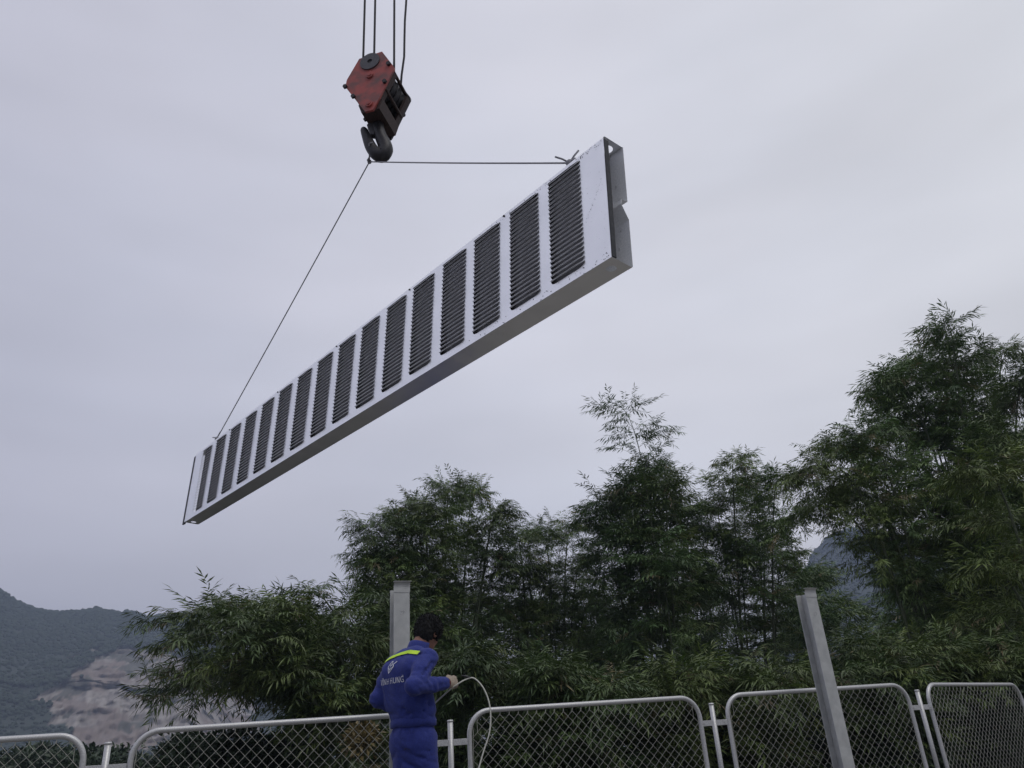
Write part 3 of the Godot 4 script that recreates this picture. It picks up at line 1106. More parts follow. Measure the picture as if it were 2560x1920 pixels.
	leg.call(knot, near, 0.004)
	leg.call(knot, far, 0.006)
	var hk := base - knot
	ms = MB.new(true)
	ms.tube([Vector3.ZERO, hk + hx * -0.050 + Vector3(0, 0.085, 0) - away * 0.045, hk + hx * -0.030 + Vector3(0, 0.115, 0) - away * 0.02, hk + hx * -0.024 + Vector3(0, 0.108, 0) + away * 0.03, hk + hx * -0.060 + Vector3(0, 0.055, 0) + away * 0.05, Vector3.ZERO], 0.0042, 7)
	part("hook_loop", ms.done(), mats.sling, s)
	ms = MB.new(true)
	ms.lathe(Vector3(0, -0.012, 0), Vector3.UP, [Vector2(0, 0), Vector2(0.009, 0.003), Vector2(0.0125, 0.012), Vector2(0.010, 0.020), Vector2(0, 0.024)], 10)
	part("knot", ms.done(), mats.sling, s)
	for e in [[near, Vector3(-0.048, 0.042, -0.01), Vector3(0.036, 0.046, 0.01), Vector3(0.03, -0.02, 0.035)], [far, Vector3(-0.05, 0.03, -0.05), Vector3(0.03, 0.035, 0.03), Vector3(-0.05, -0.045, -0.05)]]:
		var c: Vector3 = e[0] - knot
		ms = MB.new(true)
		ms.lathe(c + Vector3(0, -0.016, 0), Vector3.UP, [Vector2(0, 0), Vector2(0.011, 0.004), Vector2(0.015, 0.016), Vector2(0.010, 0.026), Vector2(0, 0.03)], 10)
		part("end_knot", ms.done(), mats.sling, s)
		for k in 2:
			ms = MB.new(true)
			ms.tube([c, c + e[1 + k] * 0.5 + Vector3(0, 0.004, 0), c + e[1 + k]], 0.0036, 7)
			part("tail", ms.done(), mats.sling, s)
		ms = MB.new(true)
		ms.tube([c, c + e[3] * 0.6 + Vector3(0, 0.01, 0), c + e[3]], 0.006, 7)
		part("lashing", ms.done(), mats.sling, s)
# ---------------------------------------------------------------- figure: distance field and surface nets
class Field:
	var lo: Vector3
	var cell: float
	var nx: int
	var ny: int
	var nz: int
	var v := PackedFloat32Array()
	func _init(a: Vector3, b: Vector3, c: float):
		lo = a
		cell = c
		nx = int(ceil((b.x - a.x) / c)) + 1
		ny = int(ceil((b.y - a.y) / c)) + 1
		nz = int(ceil((b.z - a.z) / c)) + 1
		v.resize(nx * ny * nz)
		v.fill(1.0)
	# tapered capsule a-b, stretched along x and z by sx and sz, joined with a smooth minimum k
	func add(a: Vector3, b: Vector3, ra: float, rb: float, k := 0.03, sx := 1.0, sz := 1.0, cut := false) -> void:
		var r := maxf(ra, rb)
		var g := Vector3(r * maxf(sx, 1.0), r, r * maxf(sz, 1.0)) + Vector3.ONE * (k + cell * 2.5)
		var p0 := ((a.min(b) - g - lo) / cell).floor()
		var p1 := ((a.max(b) + g - lo) / cell).ceil()
		var inv := Vector3(1.0 / sx, 1.0, 1.0 / sz)
		var d := (b - a) * inv
		var dd := maxf(d.dot(d), 1e-9)
		for i in range(maxi(int(p0.x), 0), mini(int(p1.x), nx - 1) + 1):
			for j in range(maxi(int(p0.y), 0), mini(int(p1.y), ny - 1) + 1):
				for q in range(maxi(int(p0.z), 0), mini(int(p1.z), nz - 1) + 1):
					var w := (lo + Vector3(i, j, q) * cell - a) * inv
					var t := clampf(w.dot(d) / dd, 0.0, 1.0)
					var f := (w - d * t).length() - lerpf(ra, rb, t)
					var n := (i * ny + j) * nz + q
					var o := v[n]
					if cut:
						f = -f
						var h0 := maxf(k - absf(o - f), 0.0) / k
						v[n] = maxf(o, f) + h0 * h0 * k * 0.25
					else:
						var h := maxf(k - absf(o - f), 0.0) / k
						v[n] = minf(o, f) - h * h * k * 0.25
	# a shallow crease along a-b, never deeper than the given depth
	func groove(a: Vector3, b: Vector3, r: float, depth: float) -> void:
		var g := Vector3.ONE * r * 2.4
		var p0 := ((a.min(b) - g - lo) / cell).floor()
		var p1 := ((a.max(b) + g - lo) / cell).ceil()
		var d := b - a
		var dd := maxf(d.dot(d), 1e-9)
		for i in range(maxi(int(p0.x), 0), mini(int(p1.x), nx - 1) + 1):
			for j in range(maxi(int(p0.y), 0), mini(int(p1.y), ny - 1) + 1):
				for q in range(maxi(int(p0.z), 0), mini(int(p1.z), nz - 1) + 1):
					var w := lo + Vector3(i, j, q) * cell - a
					var t := clampf(w.dot(d) / dd, 0.0, 1.0)
					var e := (w - d * t).length() / (r * (1.0 - 0.4 * t))
					v[(i * ny + j) * nz + q] += depth * exp(-e * e)
	func ball(c: Vector3, r: Vector3, k := 0.02, cut := false) -> void:
		add(c, c + Vector3(0, 0.0001, 0), r.y, r.y, k, r.x / r.y, r.z / r.y, cut)
	func disturb(f: Callable, reach := 0.05) -> void:
		for i in nx:
			for j in ny:
				for q in nz:
					var n := (i * ny + j) * nz + q
					if absf(v[n]) < reach: v[n] += f.call(lo + Vector3(i, j, q) * cell)
	func at(p: Vector3) -> float:
		var g := (p - lo) / cell
		var i := clampi(int(g.x), 0, nx - 2)
		var j := clampi(int(g.y), 0, ny - 2)
		var q := clampi(int(g.z), 0, nz - 2)
		var f := g - Vector3(i, j, q)
		var n := (i * ny + j) * nz + q
		var s := ny * nz
		var c00 := lerpf(v[n], v[n + s], f.x)
		var c10 := lerpf(v[n + nz], v[n + nz + s], f.x)
		var c01 := lerpf(v[n + 1], v[n + 1 + s], f.x)
		var c11 := lerpf(v[n + nz + 1], v[n + nz + 1 + s], f.x)
		return lerpf(lerpf(c00, c10, f.y), lerpf(c01, c11, f.y), f.z)
	# first point of the surface along a ray
	func hit(o: Vector3, d: Vector3, lift := 0.0015) -> Vector3:
		var p := o
		for k in 160:
			if at(p) < lift: break
			p += d * cell * 0.4
		for k in 6: p -= d * (lift - at(p)) * 0.7
		return p
	func net() -> ArrayMesh:
		var index := {}
		var verts := PackedVector3Array()
		var s := ny * nz
		var off := [0, s, nz, nz + s, 1, s + 1, nz + 1, s + nz + 1]
		var edges := [[0, 1], [2, 3], [4, 5], [6, 7], [0, 2], [1, 3], [4, 6], [5, 7], [0, 4], [1, 5], [2, 6], [3, 7]]
		var cor := []
		for c in 8: cor.append(Vector3(c & 1, (c >> 1) & 1, (c >> 2) & 1))
		for i in nx - 1:
			for j in ny - 1:
				for q in nz - 1:
					var n := i * s + j * nz + q
					var a := v[n] < 0.0
					if (v[n + s] < 0.0) == a and (v[n + nz] < 0.0) == a and (v[n + 1] < 0.0) == a and (v[n + s + nz] < 0.0) == a and (v[n + s + 1] < 0.0) == a and (v[n + nz + 1] < 0.0) == a and (v[n + s + nz + 1] < 0.0) == a: continue
					var sum := Vector3.ZERO
					var cnt := 0
					for e in edges:
						var fa := v[n + off[e[0]]]
						var fb := v[n + off[e[1]]]
						if (fa < 0.0) != (fb < 0.0):
							sum += cor[e[0]].lerp(cor[e[1]], fa / (fa - fb))
							cnt += 1
					index[n] = verts.size()
					verts.append(lo + (Vector3(i, j, q) + sum / cnt) * cell)
		var idx := PackedInt32Array()
		for n in index:
			var i: int = n / s
			var j: int = (n % s) / nz
			var q: int = n % nz
			var a := v[n] < 0.0
			for ax in 3:
				var st: int = [s, nz, 1][ax]
				if (v[n + st] < 0.0) == a: continue
				var s1: int = [nz, 1, s][ax]
				var s2: int = [1, s, nz][ax]
				if [j, q, i][ax] == 0 or [q, i, j][ax] == 0: continue
				if not (index.has(n - s1) and index.has(n - s2) and index.has(n - s1 - s2)): continue
				var A: int = index[n]
				var B: int = index[n - s1]
				var C: int = index[n - s1 - s2]
				var E: int = index[n - s2]
				if a: idx.append_array(PackedInt32Array([A, C, B, A, E, C]))
				else: idx.append_array(PackedInt32Array([A, B, C, A, C, E]))
		var nrm := PackedVector3Array()
		nrm.resize(verts.size())
		for k in range(0, idx.size(), 3):
			var f := (verts[idx[k + 2]] - verts[idx[k]]).cross(verts[idx[k + 1]] - verts[idx[k]])
			nrm[idx[k]] += f
			nrm[idx[k + 1]] += f
			nrm[idx[k + 2]] += f
		for k in nrm.size(): nrm[k] = nrm[k].normalized()
		var arr := []
		arr.resize(Mesh.ARRAY_MAX)
		arr[Mesh.ARRAY_VERTEX] = verts
		arr[Mesh.ARRAY_NORMAL] = nrm
		arr[Mesh.ARRAY_INDEX] = idx
		var m := ArrayMesh.new()
		m.add_surface_from_arrays(Mesh.PRIMITIVE_TRIANGLES, arr)
		return m

# a ribbon or print laid on cloth: each vertex of a flat mesh is carried along d to the surface
func lay_on(f: Field, src: Mesh, o: Vector3, X: Vector3, Y: Vector3, d: Vector3, lift: float) -> ArrayMesh:
	var arr := src.surface_get_arrays(0)
	var vs: PackedVector3Array = arr[Mesh.ARRAY_VERTEX]
	var ix := PackedInt32Array()
	if arr[Mesh.ARRAY_INDEX] != null: ix = arr[Mesh.ARRAY_INDEX]
	var p := PackedVector3Array()
	for q in vs: p.append(f.hit(o + X * q.x + Y * q.y, d, lift))
	var m := MB.new()
	if ix.size():
		for k in range(0, ix.size(), 3): m.tri(p[ix[k]], p[ix[k + 1]], p[ix[k + 2]])
	else:
		for k in range(0, p.size(), 3): m.tri(p[k], p[k + 1], p[k + 2])
	return m.done()

func ribbon(pts: Array, w: float, sub := 6) -> ArrayMesh:
	var m := MB.new()
	for i in pts.size() - 1:
		for k in sub:
			var a: Vector2 = pts[i].lerp(pts[i + 1], float(k) / sub)
			var b: Vector2 = pts[i].lerp(pts[i + 1], float(k + 1) / sub)
			var n := (pts[i + 1] - pts[i] as Vector2).normalized().orthogonal() * w * 0.5
			m.quad(Vector3(a.x + n.x, a.y + n.y, 0), Vector3(b.x + n.x, b.y + n.y, 0), Vector3(b.x - n.x, b.y - n.y, 0), Vector3(a.x - n.x, a.y - n.y, 0))
	return m.done()

# a hand closed loosely: wrist w, towards direction d, thumb side s, back of hand n
func hand_into(f: Field, w: Vector3, d: Vector3, s: Vector3, n: Vector3, big := 1.0) -> void:
	d = d.normalized()
	s = (s - d * s.dot(d)).normalized()
	n = (n - d * n.dot(d) - s * n.dot(s)).normalized()
	f.add(w - d * 0.02, w + d * 0.02, 0.026 * big, 0.029 * big, 0.02)
	f.add(w + d * 0.03 + s * 0.018, w + d * 0.085 + s * 0.024, 0.019 * big, 0.017 * big, 0.02)
	f.add(w + d * 0.03, w + d * 0.09, 0.021 * big, 0.018 * big, 0.02)
	f.add(w + d * 0.03 - s * 0.018, w + d * 0.08 - s * 0.026, 0.020 * big, 0.016 * big, 0.02)
	var len_ := [0.068, 0.078, 0.072, 0.056]
	for k in 4:
		var kn := w + d * (0.094 - 0.004 * absf(k - 1.0)) + s * (0.030 - 0.0205 * k) + n * 0.004
		var l: float = len_[k]
		var curl := 0.55 + 0.16 * k
		var d1 := (d * cos(curl) - n * sin(curl)).normalized()
		var d2 := (d * cos(curl + 1.15) - n * sin(curl + 1.15)).normalized()
		var d3 := (d * cos(curl + 2.1) - n * sin(curl + 2.1)).normalized()
		var p1 := kn + d1 * l * 0.52
		var p2 := p1 + d2 * l * 0.34
		var p3 := p2 + d3 * l * 0.24
		f.add(kn, p1, 0.0105 * big, 0.0098 * big, 0.006)
		f.add(p1, p2, 0.0098 * big, 0.0092 * big, 0.004)
		f.add(p2, p3, 0.0092 * big, 0.0080 * big, 0.004)
	var tb := w + d * 0.03 + s * 0.026 - n * 0.006
	var t1 := tb + (d * 0.65 + s * 0.55 - n * 0.35).normalized() * 0.042
	var t2 := t1 + (d * 0.95 + s * 0.05 - n * 0.4).normalized() * 0.034
	var t3 := t2 + (d * 0.9 - s * 0.25 - n * 0.35).normalized() * 0.026
	f.add(tb, t1, 0.015 * big, 0.0125 * big, 0.012)
	f.add(t1, t2, 0.0125 * big, 0.0108 * big, 0.005)
	f.add(t2, t3, 0.0108 * big, 0.0088 * big, 0.004)

func build_person() -> void:
	var o := thing("person", "worker in blue work clothes seen from behind, holding a white cord", "person", Vector3(-0.877, VERGE, -6.10))
	o.basis = Basis(Vector3(0.75, 0, 0.661), Vector3.UP, Vector3(-0.661, 0, 0.75)).orthonormalized()
	# joints: x to the person's right, y up, z backwards
	var sh := [Vector3(0.185, 1.405, 0.02), Vector3(-0.185, 1.405, 0.03)]
	var el := [Vector3(0.250, 1.200, 0.215), Vector3(-0.252, 1.160, 0.135)]
	var wr := [Vector3(0.242, 1.222, -0.085), Vector3(-0.175, 1.060, -0.085)]
	var hip := [Vector3(0.092, 0.88, 0.0), Vector3(-0.092, 0.88, 0.0)]
	var kn := [Vector3(0.105, 0.48, -0.035), Vector3(-0.105, 0.48, -0.02)]
	var an := [Vector3(0.115, 0.095, 0.02), Vector3(-0.115, 0.095, 0.03)]
	var neck := Vector3(0, 1.465, -0.035)
	var head := Vector3(0.0, 1.605, -0.140)
	# head tips forward and down
	var hb := Basis(Vector3.RIGHT, deg_to_rad(-27.0)) * Basis(Vector3.UP, deg_to_rad(20.0))
	var H := func(x: float, y: float, z: float) -> Vector3: return head + hb * Vector3(x, y, z)
	# --- body, one continuous surface of skin under the clothes
	var f := Field.new(Vector3(-0.36, -0.01, -0.36), Vector3(0.36, 1.78, 0.28), 0.013)
	f.add(Vector3(0, 0.93, 0.01), Vector3(0, 1.34, 0.05), 0.105, 0.115, 0.05, 1.35, 0.95)
	f.add(Vector3(0.12, 1.38, 0.03), Vector3(-0.12, 1.38, 0.03), 0.065, 0.065, 0.05)
	f.add(neck, H.call(0, -0.06, 0.03), 0.056, 0.054, 0.04)
	for k in 2:
		f.add(sh[k], el[k], 0.043, 0.030, 0.03)
		f.add(el[k], wr[k], 0.030, 0.026, 0.02)
		f.add(wr[k], wr[k] + (wr[k] - el[k]).normalized() * 0.07, 0.026, 0.022, 0.02, 1.0, 1.0)
		f.add(hip[k], kn[k], 0.066, 0.048, 0.04)
		f.add(kn[k], an[k], 0.055, 0.036, 0.03)
		f.add(an[k] + Vector3(0, -0.045, 0.02), an[k] + Vector3(0, -0.055, -0.13), 0.036, 0.028, 0.03)
	f.add(hip[0], hip[1], 0.070, 0.070, 0.05)
	# skull joined roughly here, refined below
	f.ball(H.call(0, 0.02, 0.0), Vector3(0.070, 0.10, 0.085), 0.03)
	part("body", f.net(), mats.skin, o)
	# --- head with its face on a finer grid
	f = Field.new(head - Vector3(0.14, 0.20, 0.17), head + Vector3(0.14, 0.17, 0.17), 0.005)
	f.ball(H.call(0, 0.035, 0.012), Vector3(0.078, 0.092, 0.098), 0.02)
	f.ball(H.call(0, -0.045, -0.035), Vector3(0.058, 0.075, 0.062), 0.04)
	f.add(H.call(0, -0.05, 0.035), neck + Vector3(0, 0.03, 0), 0.056, 0.058, 0.03)
	f.add(H.call(0.03, 0.012, -0.082), H.call(-0.03, 0.012, -0.082), 0.014, 0.014, 0.02)
	f.add(H.call(0, 0.0, -0.088), H.call(0, -0.032, -0.108), 0.009, 0.015, 0.012)
	f.add(H.call(0.018, -0.035, -0.096), H.call(-0.018, -0.035, -0.096), 0.009, 0.009, 0.010)
	f.add(H.call(0.02, -0.066, -0.088), H.call(-0.02, -0.066, -0.088), 0.009, 0.009, 0.008)
	f.add(H.call(0.02, -0.077, -0.086), H.call(-0.02, -0.077, -0.086), 0.009, 0.009, 0.006)
	f.ball(H.call(0, -0.108, -0.075), Vector3(0.022, 0.018, 0.018), 0.02)
	for s in [-1.0, 1.0]:
		f.ball(H.call(0.040 * s, -0.025, -0.066), Vector3(0.022, 0.02, 0.02), 0.02)
		f.ball(H.call(0.031 * s, -0.004, -0.094), Vector3(0.013, 0.008, 0.010), 0.010, true)
		f.ball(H.call(0.031 * s, -0.004, -0.083), Vector3(0.013, 0.011, 0.010), 0.004)
		# ear: rim and lobe
		for q in 7:
			var a0 := deg_to_rad(-70.0 + 40.0 * q)
			var a1 := deg_to_rad(-70.0 + 40.0 * (q + 1))
			f.add(H.call(0.080 * s, -0.008 + sin(a0) * 0.026, 0.018 + cos(a0) * 0.015), H.call(0.081 * s, -0.008 + sin(a1) * 0.026, 0.018 + cos(a1) * 0.015), 0.0052, 0.0052, 0.004)
		f.ball(H.call(0.075 * s, -0.010, 0.014), Vector3(0.007, 0.022, 0.013), 0.008)
	part("head", f.net(), mats.skin, o)
	for s in [-1.0, 1.0]:
		var me := MB.new(true)
		me.lathe(H.call(0.031 * s, -0.004, -0.0925), hb * Vector3(0, 0, -1), [Vector2(0.0085, 0.0), Vector2(0.007, 0.003), Vector2(0.0, 0.0045)], 10)
		part("eye", me.done(), mats.boot, o)
	# --- hair: cap with tufts, cut round the ears and nape
	var hn := FastNoiseLite.new()
	hn.seed = 8
	hn.frequency = 26.0
	f = Field.new(head - Vector3(0.15, 0.16, 0.18), head + Vector3(0.15, 0.18, 0.18), 0.006)
	f.ball(H.call(0, 0.042, 0.012), Vector3(0.094, 0.108, 0.114), 0.02)
	f.ball(H.call(0, -0.030, 0.060), Vector3(0.078, 0.078, 0.056), 0.03)
	f.ball(H.call(0, -0.095, -0.120), Vector3(0.120, 0.125, 0.095), 0.010, true)
	for s in [-1.0, 1.0]:
		f.ball(H.call(0.102 * s, -0.034, 0.010), Vector3(0.026, 0.030, 0.022), 0.008, true)
		f.add(H.call(0.082 * s, 0.012, -0.030), H.call(0.078 * s, -0.036, -0.028), 0.011, 0.005, 0.012)
	f.disturb(func(p: Vector3) -> float: return 0.011 * hn.get_noise_3dv(p), 0.025)
	var hair := part("hair", f.net(), mats.hair, o)
	var mt := MB.new()
	var made := 0
	while made < 2600:
		var d := Vector3(rng.randf_range(-1, 1), rng.randf_range(-0.5, 1), rng.randf_range(-1, 1))
		if d.length() > 1.0 or d.length() < 0.2: continue
		d = (hb * d).normalized()
		var c: Vector3 = H.call(0, 0.03, 0.015)
		var p := f.hit(c + d * 0.15, -d, 0.0)
		if p.distance_to(c) < 0.07: continue
		made += 1
		var lean := (d * 0.75 + hb * Vector3(rng.randf_range(-0.5, 0.5), -0.25, 0.5 + rng.randf_range(-0.5, 0.4))).normalized()
		var side := lean.cross(Vector3(rng.randf() - 0.5, rng.randf() - 0.5, rng.randf() - 0.5)).normalized() * 0.0022
		mt.tri(p - side - d * 0.003, p + side - d * 0.003, p + lean * rng.randf_range(0.009, 0.022))
	part("hair_tufts", mt.done(), mats.hair, hair).set_meta("kind", "stuff")
	# --- jacket
	var fold := FastNoiseLite.new()
	fold.seed = 31
	fold.frequency = 7.0
	fold.fractal_octaves = 3
	fold.fractal_type = FastNoiseLite.FRACTAL_RIDGED
	var soft := FastNoiseLite.new()
	soft.seed = 33
	soft.frequency = 5.0
	f = Field.new(Vector3(-0.40, 0.90, -0.24), Vector3(0.40, 1.60, 0.30), 0.0095)
	f.add(Vector3(0, 1.055, 0.015), Vector3(0, 1.30, 0.055), 0.152, 0.142, 0.05, 1.28, 0.95)
	f.add(Vector3(0, 0.985, 0.01), Vector3(0, 1.03, 0.01), 0.145, 0.146, 0.02, 1.27, 0.95)
	f.add(Vector3(0.11, 1.375, 0.045), Vector3(-0.11, 1.375, 0.045), 0.093, 0.093, 0.06)
	f.add(Vector3(0.06, 1.43, 0.015), Vector3(-0.06, 1.43, 0.015), 0.075, 0.075, 0.05)
	for sx: float in [-1.0, 0.0, 1.0]:
		f.add(Vector3(0.105 * sx - 0.015, 1.12, 0.092), Vector3(0.122 * sx - 0.015, 1.33, 0.108), 0.072, 0.074, 0.05)
	for k in 2:
		var mid: Vector3 = sh[k].lerp(el[k], 0.5)
		f.add(sh[k] - Vector3(0, 0.005, 0), mid, 0.073, 0.068, 0.035)
		f.add(mid, el[k], 0.068, 0.061, 0.03)
		f.add(el[k], el[k].lerp(wr[k], 0.55), 0.066, 0.058, 0.022)
		f.add(el[k].lerp(wr[k], 0.55), wr[k].lerp(el[k], 0.03), 0.058, 0.047, 0.02)
	# big pulls of cloth: behind the armpits, at the elbows, above the hem
	f.groove(Vector3(0.125, 1.36, 0.135), Vector3(0.16, 1.18, 0.155), 0.020, 0.020)
	f.groove(Vector3(0.30, 1.245, 0.09), Vector3(0.335, 1.19, 0.02), 0.020, 0.020)
	f.groove(Vector3(0.27, 1.28, 0.06), Vector3(0.33, 1.25, 0.0), 0.020, 0.020)
	f.groove(Vector3(0.20, 1.10, -0.02), Vector3(0.05, 1.06, 0.17), 0.020, 0.020)
	for g in [[0.165, 1.30, 0.19, 0.03, 1.17, 0.205, 0.009], [0.15, 1.24, 0.20, 0.06, 1.10, 0.195, 0.008], [0.17, 1.16, 0.165, 0.10, 1.04, 0.165, 0.009], [-0.15, 1.30, 0.20, -0.08, 1.12, 0.205, 0.008], [-0.17, 1.18, 0.17, -0.10, 1.03, 0.165, 0.009], [0.10, 1.075, 0.185, -0.06, 1.055, 0.185, 0.008], [-0.02, 1.035, 0.165, -0.15, 1.05, 0.12, 0.008], [0.05, 1.025, 0.165, 0.17, 1.045, 0.06, 0.008], [0.18, 1.09, 0.10, 0.20, 1.20, 0.06, 0.010],
			[0.262, 1.32, 0.10, 0.285, 1.27, 0.165, 0.009], [0.25, 1.36, 0.06, 0.30, 1.30, 0.12, 0.008], [0.325, 1.225, 0.155, 0.315, 1.165, 0.10, 0.009], [0.315, 1.245, 0.10, 0.30, 1.165, 0.055, 0.009], [0.305, 1.255, 0.04, 0.295, 1.175, 0.005, 0.007], [0.20, 1.275, 0.13, 0.315, 1.265, 0.075, 0.010], [0.235, 1.15, 0.15, 0.30, 1.145, 0.05, 0.008], [0.13, 1.455, 0.08, 0.235, 1.37, 0.09, 0.008],
			[-0.28, 1.32, 0.10, -0.32, 1.26, 0.06, 0.009], [-0.30, 1.25, 0.15, -0.33, 1.19, 0.09, 0.009], [-0.25, 1.12, 0.14, -0.31, 1.13, 0.05, 0.009]]:
		f.groove(Vector3(g[0], g[1], g[2]), Vector3(g[3], g[4], g[5]), 0.016, g[6] * 1.9)
	f.disturb(func(p: Vector3) -> float:
		var q := Vector3(p.x * 0.9 + p.y * 1.5, p.y * 0.35 - p.x * 0.35, p.z * 0.8)
		var arm := clampf((absf(p.x) - 0.15) / 0.08, 0.0, 1.0)
		var waist := clampf((1.14 - p.y) / 0.12, 0.0, 1.0)
		var crease := clampf(fold.get_noise_3dv(q) - 0.15, 0.0, 1.0)
		return (0.005 + 0.006 * maxf(arm, waist)) * crease - 0.004 * soft.get_noise_3dv(p * 1.2) * (0.35 + 0.65 * maxf(arm, waist)), 0.06)
	# open at the neck, cut level at the hem
	f.add(neck + Vector3(0, 0.045, -0.01), neck + Vector3(0, 0.2, -0.06), 0.062, 0.07, 0.01, 1, 1, true)
	f.add(Vector3(0, 0.70, 0), Vector3(0, 0.80, 0), 0.155, 0.155, 0.01, 2.2, 2.2, true)
	var jf := f
	var jacket := part("jacket", f.net(), mats.blue, o)
	# hem band with its gathered edge
	var mh := MB.new(true)
	for k in 48:
		var a := TAU * k / 48.0
		var b := TAU * (k + 1) / 48.0
		var ring := func(t: float, y: float, g: float) -> Vector3: return Vector3(cos(t) * (0.184 + g + 0.003 * sin(t * 13.0)), y + 0.004 * sin(t * 5.0), 0.01 + sin(t) * (0.140 + g + 0.003 * sin(t * 11.0)))
		for e in [[0.948, -0.008, 0.952, 0.006], [0.952, 0.006, 0.985, 0.007], [0.985, 0.007, 1.005, 0.001]]:
			mh.quad(ring.call(a, e[0], e[1]), ring.call(b, e[0], e[1]), ring.call(b, e[2], e[3]), ring.call(a, e[2], e[3]))
	part("hem_band", mh.done(), mats.blue, jacket)
	# stand collar
	mh = MB.new(true)
	for k in 40:
		var a := TAU * k / 40.0
		var b := TAU * (k + 1) / 40.0
		var ring2 := func(t: float, h: float, g: float) -> Vector3:
			var c := neck + Vector3(0, -0.012, 0.012) + Vector3(0, 1.0, -0.42).normalized() * h
			var back := maxf(sin(t), 0.0)
			return c + Vector3(cos(t) * (0.074 + g), h * 0.25 * back, sin(t) * (0.072 + g))
		for e in [[-0.035, 0.032, 0.02, 0.014], [0.02, 0.014, 0.060, 0.008], [0.060, 0.008, 0.082, 0.004], [0.082, 0.004, 0.084, -0.003], [0.084, -0.003, 0.0, -0.006]]:
			mh.quad(ring2.call(a, e[0], e[1]), ring2.call(b, e[0], e[1]), ring2.call(b, e[2], e[3]), ring2.call(a, e[2], e[3]))
	part("collar", mh.done(), mats.blue, jacket)
	# reflective stripes, print
	var st := ribbon([Vector2(-0.185, -0.012), Vector2(-0.10, 0.012), Vector2(0.0, 0.024), Vector2(0.08, 0.030), Vector2(0.175, 0.012)], 0.026, 5)
	part("reflective_stripe", lay_on(jf, st, Vector3(0, 1.440, 0.40), Vector3.RIGHT, Vector3.UP, Vector3(0, -0.05, -1).normalized(), 0.007), mats.lime, jacket)
	var st2 := ribbon([Vector2(-0.17, 0), Vector2(0.17, 0)], 0.045, 14)
	part("reflective_stripe", lay_on(jf, st2, Vector3(0, 1.345, -0.40), Vector3.RIGHT, Vector3.UP, Vector3(0, 0, 1), 0.004), mats.lime, jacket)
	var tx := text_on("VĨNH HUNG", 0.039, 0.0)
	part("back_lettering", lay_on(jf, tx, Vector3(-0.036, 1.262, 0.42), Vector3.RIGHT * 0.95, Vector3.UP, Vector3(0, 0, -1), 0.006), mats.white_print, jacket)
	tx = text_on("®", 0.016, 0.0)
	part("back_lettering", lay_on(jf, tx, Vector3(0.098, 1.282, 0.42), Vector3.RIGHT, Vector3.UP, Vector3(0, 0, -1), 0.006), mats.white_print, jacket)
	for ln in [[Vector2(-0.040, 0.012), Vector2(-0.012, 0.042), Vector2(0.012, 0.050), Vector2(0.020, 0.022), Vector2(-0.004, 0.012), Vector2(-0.012, 0.042)], [Vector2(-0.040, 0.012), Vector2(-0.020, -0.044), Vector2(0.004, -0.030), Vector2(0.046, 0.006), Vector2(0.030, 0.022), Vector2(0.066, 0.044)], [Vector2(-0.034, 0.004), Vector2(-0.012, -0.020), Vector2(-0.004, 0.012)], [Vector2(-0.020, -0.044), Vector2(-0.010, -0.014)], [Vector2(0.004, -0.014), Vector2(0.036, 0.004)]]:
		part("back_emblem", lay_on(jf, ribbon(ln, 0.006, 3), Vector3(-0.040, 1.355, 0.42), Vector3.RIGHT * 0.88, Vector3.UP * 0.88, Vector3(0, 0, -1), 0.006), mats.white_print, jacket)
	# --- trousers
	f = Field.new(Vector3(-0.26, 0.05, -0.24), Vector3(0.26, 1.06, 0.26), 0.0105)
	f.add(Vector3(0, 0.93, 0.005), Vector3(0, 1.0, 0.005), 0.120, 0.112, 0.04, 1.26, 0.95)
	f.add(Vector3(0.045, 0.85, 0.020), Vector3(-0.045, 0.85, 0.020), 0.128, 0.128, 0.05)
	f.add(Vector3(0, 0.87, 0.025), Vector3(0, 0.70, 0.035), 0.122, 0.105, 0.06, 1.25, 1.0)
	for k in 2:
		f.add(hip[k] + Vector3(0, -0.03, 0.005), kn[k], 0.102, 0.088, 0.05)
		f.add(kn[k], an[k] + Vector3(0, 0.0, 0.005), 0.088, 0.072, 0.03)
	for g in [[0.04, 0.80, 0.15, 0.17, 0.74, 0.06, 0.008], [0.02, 0.74, 0.14, 0.16, 0.66, 0.06, 0.009], [-0.04, 0.78, 0.15, -0.16, 0.73, 0.09, 0.008], [0.0, 0.70, 0.14, 0.0, 0.55, 0.11, 0.012], [0.08, 0.93, 0.13, 0.12, 0.84, 0.14, 0.006], [0.17, 0.90, 0.04, 0.175, 0.78, 0.02, 0.008], [0.03, 0.64, 0.10, 0.17, 0.58, 0.02, 0.009]]:
		f.groove(Vector3(g[0], g[1], g[2]), Vector3(g[3], g[4], g[5]), 0.017, g[6] * 1.6)
	f.disturb(func(p: Vector3) -> float:
		var q := Vector3(p.x * 0.5, p.y * 1.6 + p.x * 0.7, p.z * 0.5)
		return 0.008 * clampf(fold.get_noise_3dv(q) - 0.15, 0.0, 1.0) - 0.003 * soft.get_noise_3dv(p * 1.5), 0.06)
	var tr := part("trousers", f.net(), mats.blue, o)
	for bx in [-0.07, 0.02, 0.12]:
		var pk := ribbon([Vector2(0, -0.02), Vector2(0, 0.02)], 0.012, 2)
		part("belt_loop", lay_on(f, pk, Vector3(bx, 0.925, 0.35), Vector3.RIGHT, Vector3.UP, Vector3(0, 0, -1), 0.004), mats.blue, tr)
	var sm := ribbon([Vector2(0.0, 0.0), Vector2(0.03, 0.012), Vector2(0.06, 0.0)], 0.003, 3)
	part("pocket_seam", lay_on(f, sm, Vector3(0.05, 0.80, 0.35), Vector3.RIGHT, Vector3.UP, Vector3(0, 0, -1), 0.003), mats.boot, tr)
